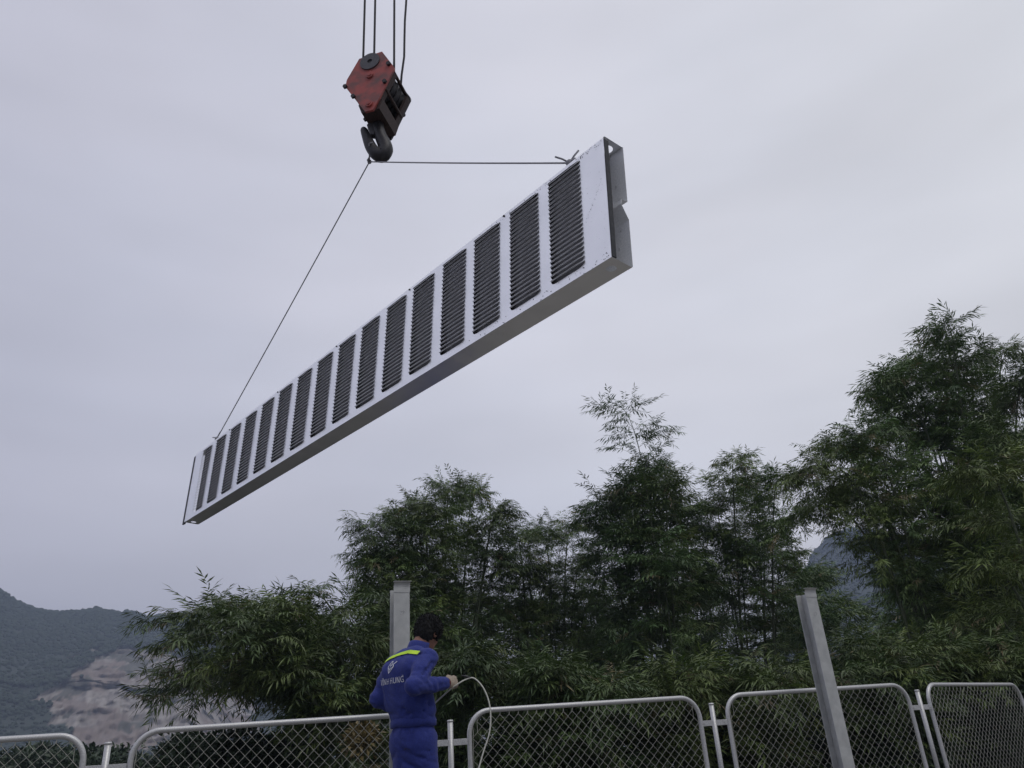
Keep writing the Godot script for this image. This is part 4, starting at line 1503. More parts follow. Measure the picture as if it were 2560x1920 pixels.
	# --- gloves
	for k in 2:
		var d: Vector3 = ((wr[k] - el[k]).normalized() + (Vector3(0.05, 0.10, 0.0) if k == 0 else Vector3(0.1, 0.0, 0))).normalized()
		f = Field.new(wr[k] - Vector3(0.14, 0.13, 0.25), wr[k] + Vector3(0.14, 0.13, 0.08), 0.0042)
		var sd := Vector3(-0.35, 0.9, 0) if k == 0 else Vector3(0.35, 0.9, 0)
		var nn := Vector3(1, 0.35, 0) if k == 0 else Vector3(-1, 0.35, 0)
		hand_into(f, wr[k] + d * 0.01, d, sd, nn, 1.12)
		f.disturb(func(p: Vector3) -> float: return 0.0025 * soft.get_noise_3dv(p * 6.0), 0.02)
		var gl := part("glove", f.net(), mats.glove, o)
		var mc := MB.new(true)
		mc.tube([wr[k] + d * 0.016, wr[k] + d * 0.028], [0.0375, 0.0365], 20, true)
		part("cuff_band", mc.done(), mats.red_cuff, gl)
	# --- boots
	for k in 2:
		f = Field.new(an[k] - Vector3(0.09, 0.10, 0.24), an[k] + Vector3(0.09, 0.12, 0.12), 0.009)
		f.add(an[k] + Vector3(0, 0.05, 0.0), an[k] + Vector3(0, -0.03, 0.01), 0.052, 0.050, 0.03)
		f.add(an[k] + Vector3(0, -0.048, 0.03), an[k] + Vector3(0, -0.055, -0.14), 0.046, 0.038, 0.03)
		f.add(an[k] + Vector3(0, -0.28, -0.05), an[k] + Vector3(0, -0.29, -0.05), 0.187, 0.187, 0.004, 2.0, 2.0, true)
		part("boot", f.net(), mats.boot, o)
	# --- the cord in the hand
	var cord := thing("white_cord", "thin white cord looping from the worker's gloved hand to the ground", "cord", Vector3(-0.487, 2.012, -6.03))
	var q0 := Vector3(-1.00, 1.70, -6.42) - cord.position
	var path := [q0, Vector3(-0.78, 1.845, -6.22) - cord.position, Vector3(-0.62, 1.945, -6.06) - cord.position, Vector3(-0.545, 1.985, -6.02) - cord.position, Vector3.ZERO, Vector3(0.055, 0.006, 0.0), Vector3(0.11, -0.045, 0.0), Vector3(0.15, -0.125, 0.0), Vector3(0.168, -0.23, 0.0), Vector3(0.155, -0.36, 0.0), Vector3(0.10, -0.50, 0.0), Vector3(0.045, -0.66, 0.01), Vector3(0.0, -0.85, 0.02), Vector3(-0.01, -1.05, 0.04), Vector3(0.04, -1.215, 0.10), Vector3(0.22, -1.237, 0.2), Vector3(0.5, -1.237, 0.12)]
	var sp := []
	for i in path.size() - 1:
		for k in 5:
			sp.append(path[i].cubic_interpolate(path[i + 1], path[maxi(i - 1, 0)], path[mini(i + 2, path.size() - 1)], k / 5.0))
	sp.append(path[path.size() - 1])
	var mcd := MB.new(true)
	mcd.tube(sp, 0.0052, 8)
	part("cord_line", mcd.done(), mats.cord, cord)
	var me2 := MB.new(true)
	me2.tube([Vector3(-0.035, 0.028, 0.0), Vector3(0.0, 0.020, 0.0), Vector3(0.035, 0.012, 0.0)], [0.004, 0.010, 0.004], 8)
	part("clip", me2.done(), mats.boot, cord)

# ---------------------------------------------------------------- where things stand (metres)
var clump_table := [
	["arching_bamboo", "bamboo clump arching far out to the left over the quarry view", "A", 0.03, Vector3(-2.24, -2.40, -14.33), [
		[Vector3(-2.30, -2.40, -13.25), Vector3(-3.02, 3.73, -12.75), Vector3(-5.35, 3.09, -11.57), 0.26, 0.75],
		[Vector3(-1.97, -2.40, -14.15), Vector3(-3.33, 3.32, -13.83), Vector3(-5.84, 2.64, -12.89), 0.28, 0.75],
		[Vector3(-2.15, -2.40, -14.98), Vector3(-3.25, 4.03, -14.99), Vector3(-5.96, 4.05, -14.36), 0.33, 0.75],
		[Vector3(-2.00, -2.40, -13.51), Vector3(-2.77, 3.71, -13.09), Vector3(-4.25, 3.64, -12.39), 0.35, 0.80],
		[Vector3(-2.18, -2.40, -14.33), Vector3(-2.93, 3.68, -14.20), Vector3(-4.03, 4.35, -13.93), 0.42, 0.55],
		[Vector3(-2.37, -2.40, -15.16), Vector3(-3.43, 3.07, -15.24), Vector3(-5.19, 2.69, -15.03), 0.33, 0.70],
		[Vector3(-2.20, -2.40, -13.69), Vector3(-2.43, 3.09, -13.44), Vector3(-3.02, 3.22, -13.11), 0.30, 0.60],
		[Vector3(-2.39, -2.40, -14.51), Vector3(-3.54, 3.74, -14.35), Vector3(-6.13, 3.67, -13.53), 0.28, 0.80],
		[Vector3(-2.59, -2.40, -15.33), Vector3(-3.28, 3.60, -15.56), Vector3(-4.68, 3.62, -15.56), 0.28, 0.80],
		[Vector3(-2.40, -2.40, -13.87), Vector3(-2.22, 3.64, -13.76), Vector3(-2.46, 4.03, -13.58), 0.30, 0.80],
		[Vector3(-2.06, -2.40, -14.78), Vector3(-3.39, 3.57, -14.67), Vector3(-5.41, 3.58, -14.20), 0.28, 0.80],
		[Vector3(-1.91, -2.40, -13.31), Vector3(-3.00, 3.06, -12.75), Vector3(-4.91, 2.81, -11.77), 0.28, 0.80],
		[Vector3(-2.09, -2.40, -14.14), Vector3(-3.06, 3.05, -13.89), Vector3(-4.99, 2.87, -13.24), 0.28, 0.80],
		[Vector3(-2.28, -2.40, -14.96), Vector3(-3.38, 3.67, -14.96), Vector3(-5.77, 3.42, -14.44), 0.28, 0.80],
		[Vector3(-2.11, -2.40, -13.50), Vector3(-3.40, 3.79, -12.94), Vector3(-5.67, 3.56, -11.81), 0.30, 0.55],
		[Vector3(-2.30, -2.40, -14.32), Vector3(-3.55, 4.12, -14.06), Vector3(-5.88, 3.94, -13.26), 0.30, 0.50],
		[Vector3(-2.50, -2.40, -15.14), Vector3(-3.73, 3.65, -15.17), Vector3(-6.95, 3.05, -14.30), 0.30, 0.55],
		[Vector3(-2.31, -2.40, -13.68), Vector3(-3.25, 3.13, -13.27), Vector3(-5.79, 2.48, -12.14), 0.30, 0.50],
		[Vector3(-2.51, -2.40, -14.49), Vector3(-3.38, 3.19, -14.39), Vector3(-5.73, 2.52, -13.70), 0.30, 0.50],
		[Vector3(-2.15, -2.40, -15.40), Vector3(-3.52, 4.28, -15.51), Vector3(-5.82, 4.12, -15.17), 0.35, 0.50],
	]],
	["bamboo_clump", "tall dense bamboo clump behind the worker and the left steel post", "B", 0.06, Vector3(-2.24, -2.40, -18.87), [
		[Vector3(-2.41, -2.40, -17.79), Vector3(-2.93, 6.43, -17.35), Vector3(-3.47, 5.76, -16.90), 0.30, 0.90],
		[Vector3(-1.91, -2.40, -18.69), Vector3(-2.78, 6.24, -18.51), Vector3(-3.56, 5.20, -18.31), 0.30, 0.90],
		[Vector3(-2.07, -2.40, -19.52), Vector3(-2.80, 7.04, -19.64), Vector3(-3.08, 7.22, -19.81), 0.30, 0.90],
		[Vector3(-1.99, -2.40, -18.05), Vector3(-2.24, 6.68, -17.74), Vector3(-2.25, 6.69, -17.46), 0.30, 0.85],
		[Vector3(-2.16, -2.40, -18.88), Vector3(-1.93, 7.30, -18.90), Vector3(-1.72, 7.66, -18.92), 0.35, 0.75],
		[Vector3(-2.34, -2.40, -19.70), Vector3(-1.40, 7.61, -20.07), Vector3(-1.25, 7.91, -20.36), 0.40, 0.75],
		[Vector3(-2.24, -2.40, -18.23), Vector3(-0.85, 6.50, -18.14), Vector3(-0.56, 6.47, -17.94), 0.40, 0.75],
		[Vector3(-2.43, -2.40, -19.06), Vector3(-2.63, 5.77, -19.10), Vector3(-3.17, 5.91, -19.09), 0.25, 1.00],
		[Vector3(-2.61, -2.40, -19.88), Vector3(-1.79, 6.19, -20.32), Vector3(-1.70, 6.80, -20.68), 0.25, 1.00],
		[Vector3(-2.50, -2.40, -18.41), Vector3(-1.16, 5.33, -18.40), Vector3(-0.67, 5.65, -18.29), 0.25, 1.00],
		[Vector3(-1.97, -2.40, -19.32), Vector3(-2.82, 4.96, -19.36), Vector3(-3.51, 4.54, -19.38), 0.20, 0.90],
		[Vector3(-1.90, -2.40, -17.85), Vector3(-2.80, 5.60, -17.38), Vector3(-3.42, 5.27, -16.91), 0.30, 0.80],
		[Vector3(-2.06, -2.40, -18.68), Vector3(-2.97, 5.38, -18.48), Vector3(-3.73, 4.84, -18.27), 0.28, 0.70],
		[Vector3(-2.24, -2.40, -19.50), Vector3(-3.15, 5.12, -19.59), Vector3(-3.90, 4.32, -19.67), 0.25, 0.70],
		[Vector3(-2.14, -2.40, -18.03), Vector3(-2.30, 6.01, -17.73), Vector3(-2.44, 6.13, -17.43), 0.25, 1.00],
		[Vector3(-2.32, -2.40, -18.86), Vector3(-2.08, 4.83, -18.89), Vector3(-2.17, 5.31, -18.88), 0.20, 1.00],
		[Vector3(-2.50, -2.40, -19.68), Vector3(-1.40, 4.99, -20.07), Vector3(-0.91, 5.00, -20.38), 0.20, 1.00],
	]],
	["bamboo_clump", "lower bamboo clump filling the middle between two taller clumps", "C", 0.05, Vector3(0.25, -2.40, -21.00), [
		[Vector3(-0.10, -2.40, -19.95), Vector3(-0.01, 5.90, -19.60), Vector3(-0.17, 6.39, -19.25), 0.25, 1.00],
		[Vector3(0.60, -2.40, -20.78), Vector3(0.65, 6.32, -20.71), Vector3(0.63, 6.79, -20.64), 0.25, 1.00],
		[Vector3(0.53, -2.40, -21.62), Vector3(1.02, 6.55, -21.82), Vector3(1.56, 7.37, -21.99), 0.35, 0.70],
		[Vector3(0.41, -2.40, -20.16), Vector3(0.15, 5.34, -19.88), Vector3(-0.03, 5.60, -19.60), 0.20, 1.00],
		[Vector3(0.34, -2.40, -21.00), Vector3(1.13, 5.59, -20.97), Vector3(1.71, 6.08, -20.93), 0.25, 1.00],
		[Vector3(0.26, -2.40, -21.84), Vector3(0.58, 5.30, -22.11), Vector3(0.73, 5.68, -22.39), 0.20, 1.00],
		[Vector3(0.16, -2.40, -20.37), Vector3(-0.22, 4.43, -20.16), Vector3(-0.50, 4.71, -19.94), 0.20, 1.00],
		[Vector3(0.08, -2.40, -21.21), Vector3(1.26, 4.59, -21.24), Vector3(1.71, 4.87, -21.28), 0.20, 1.00],
	]],
	["bamboo_clump", "slender tall bamboo with one feathery culm above the tree line", "D", 0.00, Vector3(2.79, -2.40, -18.79), [
		[Vector3(2.35, -2.40, -17.80), Vector3(3.17, 6.93, -17.31), Vector3(2.55, 8.85, -17.06), 0.42, 1.25],
		[Vector3(3.06, -2.40, -18.54), Vector3(3.23, 6.89, -18.44), Vector3(3.09, 7.71, -18.39), 0.35, 0.90],
		[Vector3(3.12, -2.40, -19.38), Vector3(2.95, 6.73, -19.62), Vector3(2.53, 7.38, -19.89), 0.30, 0.90],
		[Vector3(2.82, -2.40, -17.94), Vector3(3.31, 6.33, -17.57), Vector3(3.43, 6.85, -17.26), 0.30, 0.90],
		[Vector3(2.87, -2.40, -18.78), Vector3(2.47, 6.05, -18.84), Vector3(1.71, 6.73, -18.92), 0.35, 0.90],
		[Vector3(2.92, -2.40, -19.62), Vector3(4.01, 6.16, -19.72), Vector3(4.36, 6.50, -19.93), 0.30, 0.90],
		[Vector3(2.63, -2.40, -18.18), Vector3(2.67, 5.35, -17.96), Vector3(2.53, 5.87, -17.77), 0.20, 1.00],
		[Vector3(2.67, -2.40, -19.02), Vector3(2.57, 6.62, -19.11), Vector3(2.03, 7.06, -19.24), 0.30, 0.90],
		[Vector3(2.71, -2.40, -19.87), Vector3(4.01, 6.55, -20.00), Vector3(4.30, 7.04, -20.30), 0.30, 0.90],
		[Vector3(2.43, -2.40, -18.42), Vector3(2.87, 6.64, -18.22), Vector3(2.63, 7.08, -18.11), 0.30, 0.90],
		[Vector3(3.17, -2.40, -19.16), Vector3(3.55, 7.00, -19.23), Vector3(3.56, 7.63, -19.38), 0.30, 0.90],
		[Vector3(2.85, -2.40, -17.72), Vector3(3.04, 4.74, -17.34), Vector3(3.04, 5.10, -16.98), 0.20, 1.00],
		[Vector3(2.91, -2.40, -18.56), Vector3(2.28, 4.76, -18.58), Vector3(1.95, 5.15, -18.55), 0.20, 1.00],
		[Vector3(2.96, -2.40, -19.40), Vector3(3.83, 4.62, -19.47), Vector3(4.12, 5.02, -19.62), 0.20, 1.00],
	]],
	["bamboo_clump", "loose bamboo clump with see-through crown and thin bare culms", "E", 0.03, Vector3(5.10, -2.40, -21.40), [
		[Vector3(4.54, -2.40, -20.45), Vector3(5.59, 7.36, -19.83), Vector3(5.68, 8.00, -19.44), 0.40, 0.80],
		[Vector3(5.38, -2.40, -21.11), Vector3(5.44, 6.83, -21.03), Vector3(5.40, 7.33, -20.97), 0.38, 0.90],
		[Vector3(5.50, -2.40, -21.95), Vector3(6.77, 7.54, -21.81), Vector3(6.94, 8.18, -21.98), 0.38, 0.90],
		[Vector3(5.07, -2.40, -20.54), Vector3(6.47, 6.97, -19.85), Vector3(6.82, 7.42, -19.44), 0.38, 0.90],
		[Vector3(5.18, -2.40, -21.38), Vector3(5.46, 6.01, -21.31), Vector3(5.50, 6.56, -21.30), 0.30, 0.90],
		[Vector3(5.30, -2.40, -22.22), Vector3(6.75, 6.45, -22.11), Vector3(7.23, 6.92, -22.26), 0.30, 1.00],
		[Vector3(4.87, -2.40, -20.81), Vector3(5.59, 5.48, -20.41), Vector3(5.68, 5.73, -20.17), 0.22, 1.00],
		[Vector3(4.98, -2.40, -21.64), Vector3(6.75, 5.47, -21.23), Vector3(7.03, 5.77, -21.22), 0.22, 1.00],
	]],
	["arching_bamboo", "bamboo clump bending left above the leaning right steel post", "F", 0.06, Vector3(7.01, -2.40, -15.49), [
		[Vector3(6.38, -2.40, -14.62), Vector3(6.81, 6.23, -14.03), Vector3(5.33, 5.75, -14.29), 0.42, 0.95],
		[Vector3(7.13, -2.40, -15.20), Vector3(7.13, 6.10, -15.13), Vector3(5.38, 5.24, -15.76), 0.42, 0.90],
		[Vector3(7.43, -2.40, -15.99), Vector3(7.84, 6.81, -16.03), Vector3(6.99, 7.09, -16.64), 0.45, 0.90],
		[Vector3(6.76, -2.40, -14.68), Vector3(7.19, 6.33, -14.16), Vector3(6.63, 6.44, -14.12), 0.45, 0.90],
		[Vector3(7.06, -2.40, -15.46), Vector3(7.55, 6.02, -15.23), Vector3(6.75, 5.85, -15.60), 0.40, 0.90],
		[Vector3(7.36, -2.40, -16.25), Vector3(8.20, 5.14, -16.16), Vector3(7.87, 4.77, -16.63), 0.30, 0.90],
		[Vector3(6.70, -2.40, -14.94), Vector3(7.22, 4.09, -14.46), Vector3(6.71, 3.56, -14.47), 0.30, 0.90],
	]],
	["bamboo_clump", "tallest bamboo clump at the right with plumes rising over the crown", "G", 0.03, Vector3(8.47, -2.40, -17.01), [
		[Vector3(7.79, -2.40, -16.17), Vector3(9.36, 7.88, -14.90), Vector3(9.31, 9.07, -14.52), 0.35, 0.70],
		[Vector3(8.59, -2.40, -16.71), Vector3(9.68, 8.29, -16.02), Vector3(9.47, 9.04, -16.07), 0.30, 0.95],
		[Vector3(8.92, -2.40, -17.49), Vector3(10.03, 8.68, -17.12), Vector3(9.70, 9.23, -17.55), 0.30, 0.95],
		[Vector3(8.20, -2.40, -16.20), Vector3(9.10, 8.53, -15.39), Vector3(7.88, 7.86, -15.74), 0.30, 0.90],
		[Vector3(8.52, -2.40, -16.98), Vector3(10.16, 8.07, -16.05), Vector3(10.51, 8.94, -15.83), 0.35, 0.90],
		[Vector3(8.84, -2.40, -17.76), Vector3(11.19, 8.20, -16.72), Vector3(11.77, 9.38, -16.66), 0.40, 0.50],
		[Vector3(8.13, -2.40, -16.47), Vector3(10.17, 7.06, -15.05), Vector3(10.52, 7.71, -14.54), 0.30, 1.00],
		[Vector3(8.45, -2.40, -17.25), Vector3(9.57, 8.02, -16.74), Vector3(8.59, 7.84, -17.34), 0.30, 1.00],
		[Vector3(8.76, -2.40, -18.04), Vector3(10.70, 7.69, -17.37), Vector3(11.41, 8.45, -17.33), 0.25, 1.00],
		[Vector3(8.06, -2.40, -16.74), Vector3(10.59, 7.51, -15.09), Vector3(11.13, 7.84, -14.53), 0.30, 1.00],
		[Vector3(8.88, -2.40, -17.27), Vector3(9.85, 6.88, -16.90), Vector3(9.69, 7.48, -17.15), 0.22, 1.00],
		[Vector3(8.16, -2.40, -15.99), Vector3(9.34, 5.78, -14.92), Vector3(9.52, 6.24, -14.38), 0.22, 1.00],
		[Vector3(8.48, -2.40, -16.77), Vector3(8.86, 5.44, -16.49), Vector3(8.51, 5.85, -16.60), 0.20, 1.00],
		[Vector3(8.81, -2.40, -17.54), Vector3(10.13, 5.51, -17.06), Vector3(10.28, 6.00, -17.22), 0.20, 1.00],
		[Vector3(8.09, -2.40, -16.26), Vector3(9.74, 4.96, -15.00), Vector3(9.89, 5.22, -14.56), 0.20, 1.00],
	]],
	["arching_bamboo", "nearer bright green bamboo leaning in from the right edge", "H", 0.12, Vector3(8.08, -2.40, -13.23), [
		[Vector3(7.38, -2.40, -12.42), Vector3(7.71, 5.06, -11.81), Vector3(7.09, 4.97, -11.78), 0.40, 0.70],
		[Vector3(8.12, -2.40, -12.96), Vector3(8.06, 4.71, -12.91), Vector3(7.43, 4.42, -13.20), 0.40, 0.70],
		[Vector3(8.52, -2.40, -13.69), Vector3(9.25, 6.07, -13.47), Vector3(9.00, 6.17, -13.89), 0.40, 0.70],
		[Vector3(7.71, -2.40, -12.47), Vector3(7.58, 3.84, -12.22), Vector3(6.88, 3.47, -12.31), 0.40, 0.70],
		[Vector3(8.11, -2.40, -13.21), Vector3(7.96, 3.40, -13.30), Vector3(7.24, 2.99, -13.71), 0.40, 0.70],
		[Vector3(8.51, -2.40, -13.95), Vector3(8.70, 2.96, -14.16), Vector3(8.23, 2.66, -14.76), 0.40, 0.70],
	]],
	["bamboo_clump", "dark bamboo clump far behind the left steel post", "J", 0.00, Vector3(-4.56, -2.40, -29.15), [
		[Vector3(-4.86, -2.40, -28.04), Vector3(-4.16, 4.24, -27.80), Vector3(-3.92, 4.97, -27.48), 0.15, 1.10],
		[Vector3(-4.05, -2.40, -29.01), Vector3(-4.06, 3.81, -28.94), Vector3(-3.59, 4.57, -28.93), 0.15, 1.10],
		[Vector3(-4.29, -2.40, -29.83), Vector3(-4.31, 3.96, -30.04), Vector3(-3.94, 4.79, -30.30), 0.15, 1.10],
		[Vector3(-4.19, -2.40, -28.36), Vector3(-5.08, 5.04, -27.93), Vector3(-5.73, 5.82, -27.52), 0.15, 1.10],
		[Vector3(-4.44, -2.40, -29.17), Vector3(-3.87, 4.60, -29.25), Vector3(-3.15, 5.39, -29.34), 0.15, 1.10],
	]],
	["bamboo_clump", "dark bamboo clump far back, second from the left post", "J", 0.00, Vector3(-2.33, -2.40, -25.69), [
		[Vector3(-2.65, -2.40, -24.61), Vector3(-2.62, 4.22, -24.26), Vector3(-3.07, 4.88, -23.85), 0.15, 1.10],
		[Vector3(-1.89, -2.40, -25.52), Vector3(-2.57, 4.15, -25.39), Vector3(-2.89, 4.88, -25.28), 0.15, 1.10],
		[Vector3(-2.06, -2.40, -26.35), Vector3(-2.17, 5.58, -26.55), Vector3(-2.05, 6.39, -26.77), 0.15, 1.10],
		[Vector3(-2.05, -2.40, -24.87), Vector3(-2.50, 4.68, -24.55), Vector3(-2.83, 5.36, -24.23), 0.15, 1.10],
		[Vector3(-2.22, -2.40, -25.70), Vector3(-1.70, 3.61, -25.74), Vector3(-1.09, 4.28, -25.78), 0.15, 1.10],
	]],
	["bamboo_clump", "dark bamboo clump far back right of the worker's hand", "J", 0.00, Vector3(-0.67, -2.40, -26.44), [
		[Vector3(-1.07, -2.40, -25.37), Vector3(-0.02, 4.79, -25.05), Vector3(0.44, 5.43, -24.69), 0.15, 1.10],
		[Vector3(-0.22, -2.40, -26.24), Vector3(-0.27, 4.98, -26.17), Vector3(-0.05, 5.71, -26.10), 0.15, 1.10],
		[Vector3(-0.34, -2.40, -27.07), Vector3(-1.30, 3.31, -27.26), Vector3(-2.00, 4.12, -27.42), 0.15, 1.10],
		[Vector3(-0.43, -2.40, -25.60), Vector3(-0.84, 4.69, -25.31), Vector3(-1.18, 5.40, -25.02), 0.15, 1.10],
		[Vector3(-0.56, -2.40, -26.44), Vector3(0.11, 3.17, -26.45), Vector3(0.85, 3.84, -26.43), 0.15, 1.10],
	]],
	["bamboo_clump", "dark bamboo clump far back below the middle crowns", "J", 0.00, Vector3(1.03, -2.40, -25.81), [
		[Vector3(0.57, -2.40, -24.77), Vector3(1.82, 4.00, -24.36), Vector3(2.47, 4.59, -23.95), 0.15, 1.10],
		[Vector3(1.45, -2.40, -25.58), Vector3(1.60, 4.94, -25.50), Vector3(1.92, 5.65, -25.41), 0.15, 1.10],
		[Vector3(1.38, -2.40, -26.42), Vector3(1.92, 3.86, -26.60), Vector3(2.65, 4.57, -26.75), 0.15, 1.10],
		[Vector3(1.20, -2.40, -24.96), Vector3(1.77, 3.23, -24.65), Vector3(2.42, 3.83, -24.31), 0.15, 1.10],
		[Vector3(1.14, -2.40, -25.80), Vector3(1.05, 4.64, -25.81), Vector3(0.84, 5.40, -25.82), 0.15, 1.10],
	]],
	["bamboo_clump", "dark bamboo clump far back under the feathery culm", "J", 0.00, Vector3(2.65, -2.40, -26.45), [
		[Vector3(2.12, -2.40, -25.44), Vector3(2.51, 5.28, -25.05), Vector3(2.08, 5.99, -24.74), 0.15, 1.10],
		[Vector3(3.06, -2.40, -26.19), Vector3(2.69, 4.10, -26.16), Vector3(2.49, 4.85, -26.11), 0.15, 1.10],
		[Vector3(3.04, -2.40, -27.04), Vector3(2.35, 4.06, -27.32), Vector3(1.72, 4.90, -27.58), 0.15, 1.10],
		[Vector3(2.77, -2.40, -25.59), Vector3(2.73, 4.71, -25.31), Vector3(2.57, 5.41, -25.05), 0.15, 1.10],
		[Vector3(2.76, -2.40, -26.44), Vector3(3.47, 4.37, -26.35), Vector3(4.02, 5.08, -26.27), 0.15, 1.10],
	]],
	["bamboo_clump", "dark bamboo clump far back just right of the feathery culm", "J", 0.00, Vector3(4.41, -2.40, -27.54), [
		[Vector3(3.81, -2.40, -26.57), Vector3(4.49, 3.38, -26.11), Vector3(4.51, 4.05, -25.75), 0.15, 1.10],
		[Vector3(4.82, -2.40, -27.26), Vector3(3.99, 2.84, -27.32), Vector3(3.45, 3.62, -27.33), 0.15, 1.10],
		[Vector3(4.85, -2.40, -28.11), Vector3(4.18, 3.47, -28.43), Vector3(3.60, 4.32, -28.72), 0.15, 1.10],
		[Vector3(4.49, -2.40, -26.68), Vector3(5.28, 5.02, -26.25), Vector3(5.81, 5.68, -25.85), 0.15, 1.10],
		[Vector3(4.52, -2.40, -27.52), Vector3(5.28, 4.28, -27.39), Vector3(5.81, 5.01, -27.28), 0.15, 1.10],
	]],
	["bamboo_clump", "dark bamboo clump far back below the see-through crown", "J", 0.00, Vector3(5.94, -2.40, -26.98), [
		[Vector3(5.30, -2.40, -26.04), Vector3(5.79, 5.81, -25.58), Vector3(5.17, 6.58, -25.35), 0.15, 1.10],
		[Vector3(6.31, -2.40, -26.68), Vector3(5.89, 3.70, -26.70), Vector3(5.56, 4.46, -26.70), 0.15, 1.10],
		[Vector3(6.40, -2.40, -27.52), Vector3(6.24, 4.29, -27.77), Vector3(5.98, 5.13, -28.04), 0.15, 1.10],
		[Vector3(5.96, -2.40, -26.11), Vector3(6.68, 3.57, -25.65), Vector3(7.27, 4.19, -25.20), 0.15, 1.10],
		[Vector3(6.04, -2.40, -26.95), Vector3(6.43, 5.20, -26.87), Vector3(6.34, 5.99, -26.89), 0.15, 1.10],
	]],
	["bamboo_clump", "dark bamboo clump far back left of the right steel post", "J", 0.00, Vector3(8.09, -2.40, -28.46), [
		[Vector3(7.38, -2.40, -27.57), Vector3(8.97, 5.51, -26.73), Vector3(9.36, 6.18, -26.22), 0.15, 1.10],
		[Vector3(8.46, -2.40, -28.14), Vector3(8.93, 3.89, -27.92), Vector3(9.39, 4.61, -27.69), 0.15, 1.10],
		[Vector3(8.59, -2.40, -28.97), Vector3(9.84, 6.01, -28.80), Vector3(10.58, 6.82, -28.75), 0.15, 1.10],
		[Vector3(8.07, -2.40, -27.59), Vector3(9.29, 5.57, -26.91), Vector3(9.93, 6.22, -26.38), 0.15, 1.10],
		[Vector3(8.20, -2.40, -28.43), Vector3(8.55, 4.45, -28.33), Vector3(8.48, 5.27, -28.35), 0.15, 1.10],
	]],
	["bamboo_clump", "dark bamboo clump far back right of the right steel post", "J", 0.00, Vector3(8.58, -2.40, -24.34), [
		[Vector3(7.89, -2.40, -23.47), Vector3(8.30, 2.62, -22.95), Vector3(8.15, 3.22, -22.64), 0.15, 1.10],
		[Vector3(8.86, -2.40, -24.01), Vector3(9.20, 3.96, -23.81), Vector3(9.37, 4.60, -23.67), 0.15, 1.10],
		[Vector3(9.06, -2.40, -24.84), Vector3(9.40, 4.40, -24.93), Vector3(9.41, 5.16, -25.15), 0.15, 1.10],
		[Vector3(8.48, -2.40, -23.49), Vector3(8.47, 4.28, -23.19), Vector3(8.04, 4.96, -23.04), 0.15, 1.10],
		[Vector3(8.67, -2.40, -24.31), Vector3(9.13, 2.49, -24.14), Vector3(9.48, 3.11, -24.00), 0.15, 1.10],
	]],
	["bamboo_clump", "dark bamboo clump far back under the arching culms", "J", 0.00, Vector3(11.68, -2.40, -27.17), [
		[Vector3(10.91, -2.40, -26.36), Vector3(11.11, 2.85, -25.90), Vector3(10.61, 3.57, -25.73), 0.15, 1.10],
		[Vector3(11.97, -2.40, -26.82), Vector3(12.44, 4.23, -26.53), Vector3(12.62, 4.95, -26.36), 0.15, 1.10],
		[Vector3(12.22, -2.40, -27.63), Vector3(12.45, 3.91, -27.76), Vector3(12.39, 4.73, -28.01), 0.15, 1.10],
		[Vector3(11.53, -2.40, -26.32), Vector3(12.38, 3.99, -25.63), Vector3(12.78, 4.61, -25.12), 0.15, 1.10],
		[Vector3(11.78, -2.40, -27.13), Vector3(12.64, 5.14, -26.75), Vector3(12.72, 5.92, -26.70), 0.15, 1.10],
	]],
	["bamboo_clump", "dark bamboo clump far back beneath the tallest bamboo", "J", 0.00, Vector3(11.22, -2.40, -23.17), [
		[Vector3(10.47, -2.40, -22.37), Vector3(11.02, 4.22, -21.71), Vector3(10.57, 4.85, -21.54), 0.15, 1.10],
		[Vector3(11.43, -2.40, -22.83), Vector3(12.47, 4.99, -22.20), Vector3(12.90, 5.55, -21.88), 0.15, 1.10],
		[Vector3(11.73, -2.40, -23.62), Vector3(12.48, 3.39, -23.48), Vector3(12.96, 4.02, -23.45), 0.15, 1.10],
		[Vector3(11.00, -2.40, -22.34), Vector3(11.55, 3.58, -21.75), Vector3(11.68, 4.13, -21.36), 0.15, 1.10],
		[Vector3(11.30, -2.40, -23.13), Vector3(11.76, 4.49, -22.91), Vector3(11.53, 5.20, -23.02), 0.15, 1.10],
	]],
	["bamboo_clump", "dark bamboo clump far back at the right edge", "J", 0.00, Vector3(12.86, -2.40, -23.12), [
		[Vector3(12.08, -2.40, -22.35), Vector3(13.43, 4.37, -21.15), Vector3(13.67, 4.87, -20.58), 0.15, 1.10],
		[Vector3(13.04, -2.40, -22.77), Vector3(13.32, 3.12, -22.53), Vector3(13.40, 3.73, -22.40), 0.15, 1.10],
		[Vector3(13.39, -2.40, -23.54), Vector3(14.26, 3.19, -23.27), Vector3(14.85, 3.79, -23.15), 0.15, 1.10],
		[Vector3(12.59, -2.40, -22.31), Vector3(13.16, 4.08, -21.65), Vector3(13.13, 4.65, -21.34), 0.15, 1.10],
		[Vector3(12.94, -2.40, -23.08), Vector3(13.98, 4.17, -22.46), Vector3(14.34, 4.76, -22.23), 0.15, 1.10],
	]],
	["bamboo_shoots", "low bamboo shoots behind the fence under the worker's elbow", "M", 0.05, Vector3(-0.91, -2.40, -11.93), [
		[Vector3(-1.18, -2.40, -11.42), Vector3(-0.89, 2.74, -11.29), Vector3(-0.99, 2.52, -11.12), 0.22, 0.55],
		[Vector3(-0.60, -2.40, -11.85), Vector3(-0.97, 2.21, -11.79), Vector3(-1.10, 2.01, -11.75), 0.22, 0.55],
		[Vector3(-0.70, -2.40, -12.23), Vector3(-0.67, 2.48, -12.33), Vector3(-0.33, 2.24, -12.44), 0.22, 0.55],
		[Vector3(-0.73, -2.40, -11.55), Vector3(-0.85, 2.62, -11.42), Vector3(-0.89, 2.40, -11.29), 0.22, 0.55],
